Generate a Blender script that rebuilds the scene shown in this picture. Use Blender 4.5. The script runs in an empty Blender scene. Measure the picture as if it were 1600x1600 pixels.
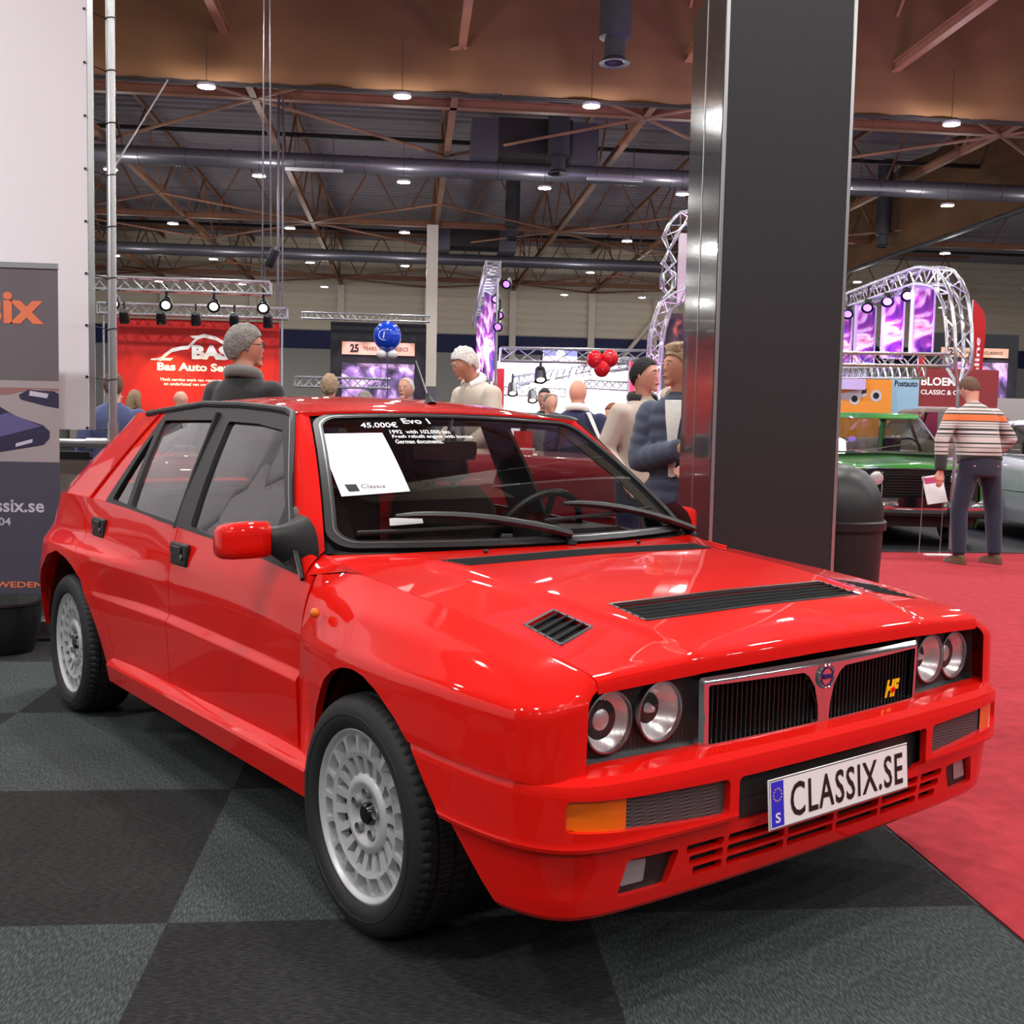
import bpy, bmesh, math, random
import numpy as np
from mathutils import Matrix, Vector
random.seed(7); np.random.seed(7)
SC = bpy.context.scene
COL = SC.collection
PI = math.pi

# ---------------------------------------------------------------- camera, world, exposure
cam_d = bpy.data.cameras.new('camera'); cam = bpy.data.objects.new('camera', cam_d); COL.objects.link(cam)
cam_d.sensor_width = 36; cam_d.lens = 36*1700.3/1600; cam_d.clip_end = 400
cam.matrix_world = Matrix(((0.995252, -0.014002, -0.096319, 0), (-0.094986, 0.076223, -0.992556, 0),
                           (0.021239, 0.996993, 0.074531, 1.2206), (0, 0, 0, 1)))
SC.camera = cam
W = bpy.data.worlds.new('hall_air'); SC.world = W; W.use_nodes = True
W.node_tree.nodes['Background'].inputs[0].default_value = (0.95, 0.93, 1.0, 1)
W.node_tree.nodes['Background'].inputs[1].default_value = 0.13
SC.view_settings.view_transform = 'Standard'; SC.view_settings.look = 'None'
SC.view_settings.exposure = 0.0; SC.view_settings.gamma = 1.0; SC.view_settings.use_curve_mapping = False
LAMP_W = 126.0

# ---------------------------------------------------------------- materials
def lin(c):
    if isinstance(c, str):
        c = [int(c[i:i+2], 16)/255 for i in (0, 2, 4)]
    return tuple((x/12.92 if x <= .04045 else ((x+.055)/1.055)**2.4) for x in c)
MATS = {}
def mat(name, col, rough=.5, metal=0, coat=0, spec=.5, emit=None, es=0, bump=0, bscale=50, var=0, alpha=1, sheen=0):
    m = bpy.data.materials.new(name); m.use_nodes = True; MATS[name] = m
    nt = m.node_tree; b = nt.nodes['Principled BSDF']
    c = lin(col)
    b.inputs['Base Color'].default_value = (*c, 1); b.inputs['Roughness'].default_value = rough
    b.inputs['Metallic'].default_value = metal; b.inputs['Coat Weight'].default_value = coat
    b.inputs['Coat Roughness'].default_value = .03
    b.inputs['Specular IOR Level'].default_value = spec
    b.inputs['Sheen Weight'].default_value = sheen
    if emit is not None:
        b.inputs['Emission Color'].default_value = (*lin(emit), 1); b.inputs['Emission Strength'].default_value = es
    if bump or var:
        tc = nt.nodes.new('ShaderNodeTexCoord'); n = nt.nodes.new('ShaderNodeTexNoise')
        n.inputs['Scale'].default_value = bscale; n.inputs['Detail'].default_value = 4
        nt.links.new(tc.outputs['Object'], n.inputs['Vector'])
        if bump:
            bp = nt.nodes.new('ShaderNodeBump'); bp.inputs['Strength'].default_value = bump; bp.inputs['Distance'].default_value = .01
            nt.links.new(n.outputs['Fac'], bp.inputs['Height']); nt.links.new(bp.outputs['Normal'], b.inputs['Normal'])
        if var:
            r = nt.nodes.new('ShaderNodeValToRGB')
            r.color_ramp.elements[0].position = .3; r.color_ramp.elements[1].position = .7
            r.color_ramp.elements[0].color = (*[x*(1-var) for x in c], 1); r.color_ramp.elements[1].color = (*[min(1, x*(1+var)) for x in c], 1)
            nt.links.new(n.outputs['Fac'], r.inputs['Fac']); nt.links.new(r.outputs['Color'], b.inputs['Base Color'])
    return m
def glass_mat(name, tint, k=1.0, rough=0.0):
    m = bpy.data.materials.new(name); m.use_nodes = True; MATS[name] = m
    nt = m.node_tree; nt.nodes.clear()
    o = nt.nodes.new('ShaderNodeOutputMaterial'); mx = nt.nodes.new('ShaderNodeMixShader')
    t = nt.nodes.new('ShaderNodeBsdfTransparent'); g = nt.nodes.new('ShaderNodeBsdfGlossy'); ge = nt.nodes.new('ShaderNodeNewGeometry'); dt = nt.nodes.new('ShaderNodeVectorMath'); dt.operation = 'DOT_PRODUCT'
    nt.links.new(ge.outputs['Incoming'], dt.inputs[0]); nt.links.new(ge.outputs['Normal'], dt.inputs[1])
    t.inputs[0].default_value = (*tint, 1); g.inputs['Roughness'].default_value = rough; 
    g.inputs[0].default_value = (1, 1, 1, 1)
    q = dt.outputs['Value']
    for op, v in (('ABSOLUTE', None), ('SUBTRACT', 1.0), ('ABSOLUTE', None), ('POWER', 5.0), ('MULTIPLY', .96), ('ADD', .04), ('MULTIPLY', k)):   # thin pane reflectance
        n = nt.nodes.new('ShaderNodeMath'); n.operation = op; nt.links.new(q, n.inputs[0]); q = n.outputs[0]
        if v is not None: n.inputs[1].default_value = v
    n.use_clamp = True; nt.links.new(q, mx.inputs[0])
    nt.links.new(t.outputs[0], mx.inputs[1]); nt.links.new(g.outputs[0], mx.inputs[2]); nt.links.new(mx.outputs[0], o.inputs[0])
    return m

# ---------------------------------------------------------------- mesh helpers
class MB:
    def __init__(s): s.V = []; s.F = []; s.MI = []; s.mi = 0
    def add(s, V, F):
        o = len(s.V); s.V += [tuple(map(float, v)) for v in V]
        s.F += [tuple(i+o for i in f) for f in F]; s.MI += [s.mi]*len(F); return s
    def box(s, cx, cy, cz, sx, sy, sz, M=None):
        V = [Vector((cx+i*sx/2, cy+j*sy/2, cz+k*sz/2)) for i in (-1, 1) for j in (-1, 1) for k in (-1, 1)]
        if M is not None: V = [M @ v for v in V]
        return s.add(V, [(0,1,3,2),(4,6,7,5),(0,4,5,1),(2,3,7,6),(0,2,6,4),(1,5,7,3)])
    def tube(s, p0, p1, r0, r1=None, n=10, caps=True):
        r1 = r0 if r1 is None else r1
        return s.path([p0, p1], [r0, r1], n, caps)
    def path(s, pts, r, n=8, caps=True, flat=1.0, up=None, closed=False):
        pts = [Vector(p) for p in pts]; m = len(pts)
        if not hasattr(r, '__len__'): r = [r]*m
        V = []; prev = None
        for i, p in enumerate(pts):
            if closed: t = pts[(i+1) % m]-pts[i-1]
            else: t = (pts[min(i+1, m-1)]-pts[max(i-1, 0)])
            t.normalize()
            if prev is None:
                a = Vector(up) if up is not None else (Vector((0, 0, 1)) if abs(t.z) < .9 else Vector((1, 0, 0)))
            else: a = prev
            b = t.cross(a); b.normalize(); a = b.cross(t); a.normalize(); prev = a
            for k in range(n):
                th = 2*PI*k/n
                V.append(p+(a*math.cos(th)*flat+b*math.sin(th))*r[i])
        F = []
        for i in range(m if closed else m-1):
            for k in range(n):
                q = (i+1) % m
                F.append((i*n+k, i*n+(k+1) % n, q*n+(k+1) % n, q*n+k))
        if caps and not closed: F += [tuple(range(n-1, -1, -1)), tuple(range((m-1)*n, m*n))]
        return s.add(V, F)
    def lathe(s, prof, n=32, M=None, cap0=False, cap1=False, ang=2*PI):
        V = []; m = len(prof); full = abs(ang-2*PI) < 1e-6; k_ = n if full else n+1
        for r, z in prof:
            for k in range(k_):
                th = ang*k/n; V.append(Vector((r*math.cos(th), r*math.sin(th), z)))
        F = []
        for i in range(m-1):
            for k in range(n):
                q = (k+1) % k_
                F.append((i*k_+k, i*k_+q, (i+1)*k_+q, (i+1)*k_+k))
        if cap0: F.append(tuple(range(k_-1, -1, -1)))
        if cap1: F.append(tuple(range((m-1)*k_, m*k_)))
        if M is not None: V = [M @ v for v in V]
        return s.add(V, F)
    def prism(s, poly, h, M=None, taper=1.0):
        n = len(poly); c = np.mean(poly, axis=0)
        V = [Vector((x, y, 0)) for x, y in poly]+[Vector((c[0]+(x-c[0])*taper, c[1]+(y-c[1])*taper, h)) for x, y in poly]
        if M is not None: V = [M @ v for v in V]
        F = [tuple(range(n-1, -1, -1)), tuple(range(n, 2*n))]+[(i, (i+1) % n, n+(i+1) % n, n+i) for i in range(n)]
        return s.add(V, F)
    def ell(s, c, r, nu=16, nv=10, M=None, fn=None):
        r = r if hasattr(r, '__len__') else (r, r, r); V = []; F = []
        for i in range(nv+1):
            ph = PI*i/nv
            for k in range(nu):
                th = 2*PI*k/nu
                d = Vector((math.sin(ph)*math.cos(th), math.sin(ph)*math.sin(th), math.cos(ph)))
                if fn: d = fn(d)
                p = Vector((d.x*r[0], d.y*r[1], d.z*r[2]))
                V.append((M @ p if M is not None else p)+Vector(c))
        for i in range(nv):
            for k in range(nu):
                F.append((i*nu+k, (i+1)*nu+k, (i+1)*nu+(k+1) % nu, i*nu+(k+1) % nu))
        return s.add(V, F)
    def loft(s, rings, cap=True, closed=True):
        n = len(rings[0]); V = [p for r in rings for p in r]; F = []
        for i in range(len(rings)-1):
            for k in range(n if closed else n-1):
                F.append((i*n+k, i*n+(k+1) % n, (i+1)*n+(k+1) % n, (i+1)*n+k))
        if cap: F += [tuple(range(n-1, -1, -1)), tuple(range((len(rings)-1)*n, len(rings)*n))]
        return s.add(V, F)
    def quad(s, a, b, c, d): return s.add([a, b, c, d], [(0, 1, 2, 3)])
    def build(s, name, m, parent=None, loc=None, rot=None, ang=32, label=None, smooth=True, thick=0, bevel=0):
        me = bpy.data.meshes.new(name); me.from_pydata(s.V, [], s.F)
        ms = m if isinstance(m, (list, tuple)) else [m]
        for q in ms: me.materials.append(MATS[q] if isinstance(q, str) else q)
        if len(ms) > 1:
            me.polygons.foreach_set('material_index', s.MI)
        bm = bmesh.new(); bm.from_mesh(me)
        bmesh.ops.remove_doubles(bm, verts=bm.verts, dist=1e-6)
        bmesh.ops.recalc_face_normals(bm, faces=bm.faces)
        a = math.radians(ang)
        for f in bm.faces: f.smooth = smooth
        for e in bm.edges:
            if len(e.link_faces) == 2 and e.calc_face_angle(0) > a: e.smooth = False
        bm.to_mesh(me); bm.free()
        o = bpy.data.objects.new(name, me); COL.objects.link(o)
        if parent is not None: o.parent = parent
        if loc is not None: o.location = loc
        if rot is not None: o.rotation_euler = rot
        if label: o['label'] = label
        if thick:
            md = o.modifiers.new('thickness', 'SOLIDIFY'); md.thickness = thick; md.offset = -1
        if bevel:
            md = o.modifiers.new('bevel', 'BEVEL'); md.width = bevel; md.segments = 2; md.limit_method = 'ANGLE'
        return o
def tag(o, label=None, cat=None, group=None, kind=None):
    if label: o['label'] = label
    if cat: o['category'] = cat
    if group: o['group'] = group
    if kind: o['kind'] = kind
    return o
def empty(name, loc=(0, 0, 0), rz=0, label=None, cat=None, group=None):
    o = bpy.data.objects.new(name, None); COL.objects.link(o); o.location = loc; o.rotation_euler = (0, 0, rz)
    o.empty_display_size = .1
    return tag(o, label, cat, group)
def copy_tree(o, parent=None, lv=0):
    c = o.copy(); COL.objects.link(c); c.parent = parent
    for ch in list(o.children): copy_tree(ch, c)
    return c
def struct(o): o['kind'] = 'structure'; return o

# ---- clipped parametric sheets
def grid(us, vs, flip=False):
    V = np.array([(u, v) for u in us for v in vs], float); nv = len(vs); F = []
    for i in range(len(us)-1):
        for j in range(nv-1):
            F.append((i*nv+j, (i+1)*nv+j, (i+1)*nv+j+1, i*nv+j+1))
    return V, F
def clip(V, F, s):
    """keep the side s>=0; V (n,k) array, s (n,)"""
    s = np.where(np.abs(s) < 1e-7, 1e-7, s); keep = s > 0
    if keep.all(): return V, F
    cut = {}; new = []; out = []; n = len(V)
    for f in F:
        k = [keep[i] for i in f]
        if all(k): out.append(f); continue
        if not any(k): continue
        g = []
        m = len(f)
        for a in range(m):
            i, j = f[a], f[(a+1) % m]
            if keep[i]: g.append(i)
            if keep[i] != keep[j]:
                key = (i, j) if i < j else (j, i)
                if key not in cut:
                    t = s[key[0]]/(s[key[0]]-s[key[1]])
                    new.append(V[key[0]]*(1-t)+V[key[1]]*t); cut[key] = n+len(new)-1
                g.append(cut[key])
        if len(g) > 2: out.append(tuple(g))
    if new: V = np.vstack([V, np.array(new)])
    used = sorted({i for f in out for i in f}); mp = {o: k for k, o in enumerate(used)}
    return V[used], [tuple(mp[i] for i in f) for f in out]
def sdpoly(P, poly, r=0.0):
    """signed distance (negative inside) of points P (n,2) to polygon; r rounds the corners"""
    poly = np.array(poly, float); n = len(poly)
    if r:
        A = 0.5*sum(poly[i][0]*poly[(i+1) % n][1]-poly[(i+1) % n][0]*poly[i][1] for i in range(n)); sg = 1 if A > 0 else -1
        q = []
        for i in range(n):
            a, b, c = poly[i-1], poly[i], poly[(i+1) % n]
            d1 = (b-a)/np.linalg.norm(b-a); d2 = (c-b)/np.linalg.norm(c-b)
            n1 = sg*np.array([-d1[1], d1[0]]); n2 = sg*np.array([-d2[1], d2[0]])
            k = n1+n2; k = k/max(.3, (1+n1 @ n2)); q.append(b+k*r)
        poly = np.array(q)
    d = np.full(len(P), 1e9); ins = np.zeros(len(P), bool)
    for i in range(n):
        a, b = poly[i], poly[(i+1) % n]; e = b-a; w = P-a
        t = np.clip((w @ e)/(e @ e), 0, 1); q = w-t[:, None]*e
        d = np.minimum(d, np.hypot(q[:, 0], q[:, 1]))
        c1 = (a[1] <= P[:, 1]) != (b[1] <= P[:, 1])
        with np.errstate(divide='ignore', invalid='ignore'):
            xx = a[0]+(P[:, 1]-a[1])*e[0]/(e[1] if e[1] else 1e-12)
        ins ^= c1 & (P[:, 0] < xx)
    return np.where(ins, -d, d)-r
def rbox(P, cx, cy, hx, hy, r):
    qx = np.abs(P[:, 0]-cx)-hx+r; qy = np.abs(P[:, 1]-cy)-hy+r
    return np.hypot(np.maximum(qx, 0), np.maximum(qy, 0))+np.minimum(np.maximum(qx, qy), 0)-r
def boundary(F):
    cnt = {}
    for f in F:
        for a in range(len(f)):
            e = (f[a], f[(a+1) % len(f)]); k = tuple(sorted(e))
            cnt.setdefault(k, []).append(e)
    return [v[0] for v in cnt.values() if len(v) == 1]
def rim(P, F, off, sel=None, steps=1):
    """extrude boundary edges by vector(s) off; sel = bool array of vertices"""
    P = list(map(tuple, P)); be = boundary(F); mp = {}
    off = np.asarray(off, float)
    F = list(F)
    for a, b in be:
        if sel is not None and not (sel[a] and sel[b]): continue
        for i in (a, b):
            if i not in mp:
                o = off if off.ndim == 1 else off[i]
                mp[i] = len(P); P.append(tuple(np.array(P[i])+o))
        F.append((b, a, mp[a], mp[b]))
    return P, F
def pchip(xs, ys, x):
    xs = np.asarray(xs, float); ys = np.asarray(ys, float); x = np.atleast_1d(x)
    h = np.diff(xs); d = np.diff(ys)/h; m = np.zeros(len(xs)); m[0], m[-1] = d[0], d[-1]
    for i in range(1, len(xs)-1):
        if d[i-1]*d[i] > 0:
            w1 = 2*h[i]+h[i-1]; w2 = h[i]+2*h[i-1]; m[i] = (w1+w2)/(w1/d[i-1]+w2/d[i])
    k = np.clip(np.searchsorted(xs, x)-1, 0, len(xs)-2); t = (x-xs[k])/h[k]; t = np.clip(t, 0, 1)
    return ((1+2*t)*(1-t)**2*ys[k]+t*(1-t)**2*h[k]*m[k]+t*t*(3-2*t)*ys[k+1]+t*t*(t-1)*h[k]*m[k+1])
def fillet(pts, rad, span, nb=5):
    """polyline pts (k,3) -> fixed-count filleted point list; span[i] = samples of segment i"""
    k = len(pts); out = []; cuts = []
    for i in range(k):
        if i in (0, k-1) or rad[i] <= 0: cuts.append(0); continue
        l1 = np.linalg.norm(pts[i]-pts[i-1]); l2 = np.linalg.norm(pts[i+1]-pts[i]); cuts.append(min(rad[i], .48*l1, .48*l2))
    par = []
    for i in range(k):
        P = pts[i]
        if i in (0, k-1) or rad[i] <= 0:
            out.append(P); par.append(i)
        else:
            c = cuts[i]; A = P+(pts[i-1]-P)/max(1e-9, np.linalg.norm(pts[i-1]-P))*c; B = P+(pts[i+1]-P)/max(1e-9, np.linalg.norm(pts[i+1]-P))*c
            for q in range(nb+1):
                t = q/nb; out.append((1-t)**2*A+2*t*(1-t)*P+t*t*B); par.append(i)
        if i < k-1:
            c0, c1 = cuts[i], cuts[i+1]; L = max(1e-9, np.linalg.norm(pts[i+1]-P)); D = (pts[i+1]-P)/L
            S, E = P+D*c0, pts[i+1]-D*c1
            for q in range(1, span[i]): out.append(S+(E-S)*q/span[i]); par.append(i+q/span[i])
    return out, par
def netsheet(rows, ss, rad, span, nb=5):
    """rows: list of (s, [(x,w,z)...]); returns V (n,5): s, par, x, y(=w), z and F"""
    R = sorted(rows, key=lambda r: r[0]); sk = [r[0] for r in R]; nl = len(R[0][1])
    C = np.array([r[1] for r in R], float)
    E = np.stack([[pchip(sk, C[:, l, c], ss) for c in range(3)] for l in range(nl)])   # nl,3,ns
    V = []; m = None
    for i, s in enumerate(ss):
        o, par = fillet(E[:, :, i], rad, span, nb); m = len(o)
        for q, p in zip(par, o): V.append((s, q, p[0], p[1], p[2]))
    F = [(i*m+j, (i+1)*m+j, (i+1)*m+j+1, i*m+j+1) for i in range(len(ss)-1) for j in range(m-1)]
    return np.array(V), F
def sheet_obj(name, P, F, m, parent, mirror=False, **k):
    P = [(p[0], -p[1] if mirror else p[1], p[2]) for p in P]
    b = MB(); b.add(P, F); return b.build(name, m, parent, **k)

# ---- text
def text_geo(txt, size=1.0, sx=1.0, shear=0.0, align='CENTER', spacing=1.0, bold=0.0, res=3):
    c = bpy.data.curves.new('lettering', 'FONT'); c.body = txt; c.size = size; c.align_x = align; c.align_y = 'CENTER'
    c.shear = shear; c.space_character = spacing; c.offset = bold; c.resolution_u = res; c.fill_mode = 'FRONT'
    o = bpy.data.objects.new('lettering', c); COL.objects.link(o)
    dg = bpy.context.evaluated_depsgraph_get(); me = bpy.data.meshes.new_from_object(o.evaluated_get(dg))
    V = [(v.co.x*sx, v.co.y) for v in me.vertices]; F = [tuple(p.vertices) for p in me.polygons]
    bpy.data.objects.remove(o); bpy.data.curves.remove(c); bpy.data.meshes.remove(me)
    return V, F
def text_obj(name, txt, m, parent, M, size, **k):
    """flat lettering in the plane M(x,y,0)"""
    V, F = text_geo(txt, size, **k); b = MB(); b.add([M @ Vector((x, y, 0)) for x, y in V], F)
    return b.build(name, m, parent)
def frame(o, xax, yax):
    x = Vector(xax).normalized(); y = Vector(yax).normalized(); z = x.cross(y).normalized()
    return Matrix(((x.x, y.x, z.x, o[0]), (x.y, y.y, z.y, o[1]), (x.z, y.z, z.z, o[2]), (0, 0, 0, 1)))
def text_fit(name, txt, m, parent, M, w, h, **k):
    """lettering stretched to width w and height h"""
    V, F = text_geo(txt, 1.0, **k); xs = [v[0] for v in V]; ys = [v[1] for v in V]
    x0, x1, y0, y1 = min(xs), max(xs), min(ys), max(ys)
    b = MB(); b.add([M @ Vector(((x-(x0+x1)/2)/(x1-x0)*w, (y-(y0+y1)/2)/(y1-y0)*h, 0)) for x, y in V], F)
    return b.build(name, m, parent)
# ================================================================= THE RED HATCHBACK (car frame: x forward, y left, z up)
mat('red_paint', (.85, .062, .022), rough=.5, coat=1.0, spec=.04)
mat('black_trim', (.085, .085, .09), rough=.42)
mat('black_matte', (.03, .03, .033), rough=.75)
mat('black_gloss', (.05, .05, .055), rough=.12, coat=.5)
mat('rubber', (.075, .075, .08), rough=.62)
mat('chrome', (.86, .86, .87), rough=.09, metal=1)
mat('satin_metal', (.62, .62, .63), rough=.3, metal=1)
mat('alloy', (.80, .805, .81), rough=.36, metal=.45, coat=.3)
mat('alloy_in', (.62, .62, .63), rough=.4, metal=.5)
mat('amber', (.88, .40, .02), rough=.2, coat=.6)
mat('white_sheet', (.96, .96, .97), rough=.6)
mat('plate_white', (.93, .93, .93), rough=.35, coat=.3)
mat('ink', (.04, .04, .05), rough=.5)
mat('marker', (.95, .96, .97), rough=.5)
mat('eu_blue', (.05, .18, .78), rough=.35)
mat('yellow', (.97, .78, .05), rough=.35)
mat('seat_cloth', (.17, .13, .11), rough=.9, bump=.3, bscale=200)
mat('dash', (.09, .085, .08), rough=.6)
mat('beige_trim', (.35, .31, .27), rough=.8)
mat('badge_blue', (.08, .12, .38), rough=.3)
mat('reflector', (.93, .93, .93), rough=.28, metal=.7)
mat('mesh_grey', (.16, .16, .165), rough=.55); mat('well_red', (.38, .03, .03), rough=.7); mat('louvre_grey', (.23, .23, .235), rough=.38)
glass_mat('car_glass', (.80, .80, .78), 1.1)
glass_mat('side_glass', (.66, .66, .65), 1.9)
glass_mat('lens', (.9, .9, .9), 1.5, .02)

CAR_A = math.atan2(-.847969, .530045)
car = empty('hatchback_car', (.6073, 3.0229, 0), CAR_A, 'glossy red boxy rally hatchback parked on dark carpet tiles, four round headlamps in front', 'car')

# tyre tread material
m = mat('tyre', (.10, .10, .10), rough=.62); nt = m.node_tree; b_ = nt.nodes['Principled BSDF']
tc = nt.nodes.new('ShaderNodeTexCoord'); sp = nt.nodes.new('ShaderNodeSeparateXYZ'); nt.links.new(tc.outputs['Object'], sp.inputs[0])
def mth(nt, op, a, b=None):
    n = nt.nodes.new('ShaderNodeMath'); n.operation = op
    for i, v in enumerate((a, b)):
        if v is None: continue
        if isinstance(v, (int, float)): n.inputs[i].default_value = v
        else: nt.links.new(v, n.inputs[i])
    return n.outputs[0]
an = mth(nt, 'ARCTAN2', sp.outputs[2], sp.outputs[0]); yy = mth(nt, 'MULTIPLY', sp.outputs[1], 9.0)
w = mth(nt, 'SINE', mth(nt, 'MULTIPLY', mth(nt, 'ADD', an, mth(nt, 'MULTIPLY', mth(nt, 'ABSOLUTE', mth(nt, 'ADD', yy, -.9)), .18)), 66.0))
rr = mth(nt, 'POWER', mth(nt, 'ADD', mth(nt, 'POWER', sp.outputs[0], 2.0), mth(nt, 'POWER', sp.outputs[2], 2.0)), .5)
msk = mth(nt, 'GREATER_THAN', rr, .2845)
hgt = mth(nt, 'MULTIPLY', mth(nt, 'LESS_THAN', w, -.86), msk)
bp = nt.nodes.new('ShaderNodeBump'); bp.invert = True; bp.inputs['Strength'].default_value = .9; bp.inputs['Distance'].default_value = .004
nt.links.new(hgt, bp.inputs['Height']); nt.links.new(bp.outputs[0], b_.inputs['Normal'])

# ---------------- side panels
def row(x, *q): return (x, [(x, q[i], q[i+1]) for i in range(0, len(q), 2)])
side_rows = [
 (-3.02, [(-2.99,.66,.32),(-2.99,.68,.535),(-2.99,.68,.56),(-2.98,.69,.69),(-2.94,.66,.78),(-2.88,.60,.89)]),
 row(-2.93, .79,.31,.80,.535,.80,.56,.79,.70,.755,.76,.70,.895),
 row(-2.80, .845,.30,.86,.535,.86,.56,.845,.705,.795,.75,.765,.905),
 row(-2.60, .85,.29,.875,.535,.875,.56,.866,.706,.805,.755,.775,.91),
 row(-2.35, .85,.28,.878,.54,.878,.565,.872,.708,.815,.755,.78,.91),
 row(-2.12, .815,.28,.862,.545,.862,.57,.866,.708,.815,.745,.777,.905),
 row(-1.90, .80,.28,.835,.545,.83,.568,.852,.702,.81,.74,.774,.897),
 row(-1.65, .795,.28,.82,.547,.806,.57,.822,.690,.803,.745,.772,.884),
 row(-1.40, .795,.28,.815,.549,.80,.572,.806,.68,.80,.755,.771,.873),
 row(-1.00, .795,.28,.815,.547,.80,.57,.803,.68,.798,.76,.77,.857),
 row(-.60, .795,.28,.815,.542,.80,.565,.802,.665,.795,.75,.769,.832),
 row(-.392, .80,.28,.815,.538,.80,.561,.802,.655,.79,.745,.765,.815)]
fender_rows = [
 row(-.46, .79,.28,.80,.535,.80,.56,.80,.655,.788,.75,.768,.820),
 row(-.386, .80,.28,.807,.535,.807,.56,.806,.655,.785,.75,.755,.823),
 row(-.25, .825,.28,.835,.535,.836,.56,.832,.662,.782,.775,.713,.838),
 row(-.05, .845,.27,.86,.535,.862,.56,.857,.674,.80,.768,.714,.825),
 row(.20, .86,.27,.873,.535,.875,.56,.872,.679,.806,.758,.712,.807),
 row(.38, .86,.27,.872,.535,.873,.56,.869,.684,.80,.749,.710,.789),
 row(.52, .855,.27,.862,.535,.862,.56,.857,.684,.788,.737,.706,.768),
 row(.60, .84,.27,.846,.535,.846,.56,.841,.683,.778,.722,.702,.753),
 (.655, [(.65,.81,.27),(.652,.818,.535),(.652,.818,.56),(.652,.812,.685),(.648,.765,.712),(.645,.70,.744)]),
 (.685, [(.675,.775,.27),(.680,.783,.535),(.680,.783,.56),(.679,.779,.690),(.674,.748,.709),(.668,.70,.734)]),
 (.70, [(.68,.745,.27),(.688,.748,.535),(.688,.748,.56),(.687,.744,.690),(.682,.732,.705),(.676,.70,.722)])]
front_arch = [(-.32,.2),(-.30,.28),(-.262,.40),(-.232,.50),(-.17,.59),(-.12,.622),(-.06,.642),(0,.650),(.06,.645),(.133,.623),(.217,.58),(.274,.536),(.329,.476),(.413,.392),(.485,.319),(.533,.268),(.57,.2)]
rear_arch = [(-2.93,.2),(-2.90,.30),(-2.85,.45),(-2.76,.58),(-2.65,.65),(-2.5,.682),(-2.36,.668),(-2.27,.645),(-2.17,.60),(-2.11,.50),(-2.065,.40),(-2.03,.265),(-2.02,.2)]
sspan = [10, 1, 6, 7, 8]; srad = [0, .006, .006, .022, .03, 0]
def side_part(name, x0, x1, rows=side_rows, zmax=None, zsplit=None, mir=(True, False), arch=None, extra=None, rad=srad):
    n = int((x1-x0)/.014)+4; V, F = netsheet(rows, np.linspace(x0, x1, n), rad, sspan)
    if arch is not None: V, F = clip(V, F, sdpoly(V[:, [2, 4]], arch, .0))
    if extra is not None: V, F = extra(V, F)
    P = V[:, 2:5].copy(); P0 = P
    off = np.zeros_like(P); off[:, 1] = -.02
    Pq, Fq = rim(P, F, off)
    for s in mir: sheet_obj(name, Pq, Fq, 'red_paint', car, mirror=s, ang=24)
def qsplit(V, F, keep_hi):
    # bodyside seam between rear door and quarter: from the belt down to the arch
    d = V[:, 2]-np.interp(V[:, 4], [.2, .45, .66, .71, .90], [-1.9, -1.97, -2.16, -2.245, -2.36])
    return clip(V, F, (d if keep_hi else -d)-.0025)
side_part('rear_quarter_panel', -3.02, -1.85, arch=rear_arch, extra=lambda V, F: qsplit(V, F, False))
side_part('rear_door', -2.42, -1.3745, arch=rear_arch, extra=lambda V, F: qsplit(V, F, True))
side_part('front_door', -1.3695, -.392)
def fsplit(V, F):
    V, F = clip(V, F, np.maximum(V[:, 4]-.541, .20-V[:, 2]))
    return V, F
side_part('front_fender', -.386, .70, rows=fender_rows, arch=front_arch, extra=fsplit)
# inner black liners behind the panels and inside the arches
for s in (-1, 1):
    b = MB(); b.box(-1.15, s*.74, .56, 1.5, .02, .44); b.build('inner_sill_liner', 'black_matte', car)
    for cx, a, nm in ((0, front_arch, 'front'), (-2.48, rear_arch, 'rear')):
        b = MB(); pts = [(p[0]+(p[0]-cx)*.02, max(p[1], .285)+.006) for p in a[1:-1]]
        r1 = [(x, s*.80, z) for x, z in pts]; r2 = [(x, s*.55, z+.01) for x, z in pts]
        b.loft([r1, r2], cap=False, closed=False)
        b.add([(p[0], s*.55, p[2]) for p in r2], [tuple(range(len(r2)))])
        b.build('wheel_arch_liner', 'well_red', car)
# side skirt
for s in (-1, 1):
    rings = []
    for x in np.linspace(-1.955, -.275, 25):
        t = (x+1.955)/1.68; k = .002 if 0 < t < 1 else 0
        zt = .310+.028*t; zb_ = .222+.018*t
        w = .835+.012*t
        rings.append([(x, s*.78, zt+.022), (x, s*(w-.030), zt+.008), (x, s*(w-.004), zt-.006), (x, s*w, zt-.014), (x, s*(w-.012), zb_+.01), (x, s*(w-.03), zb_), (x, s*.72, zb_+.01)])
    b = MB(); b.loft(rings); b.build('side_skirt', 'red_paint', car, ang=28)

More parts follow.
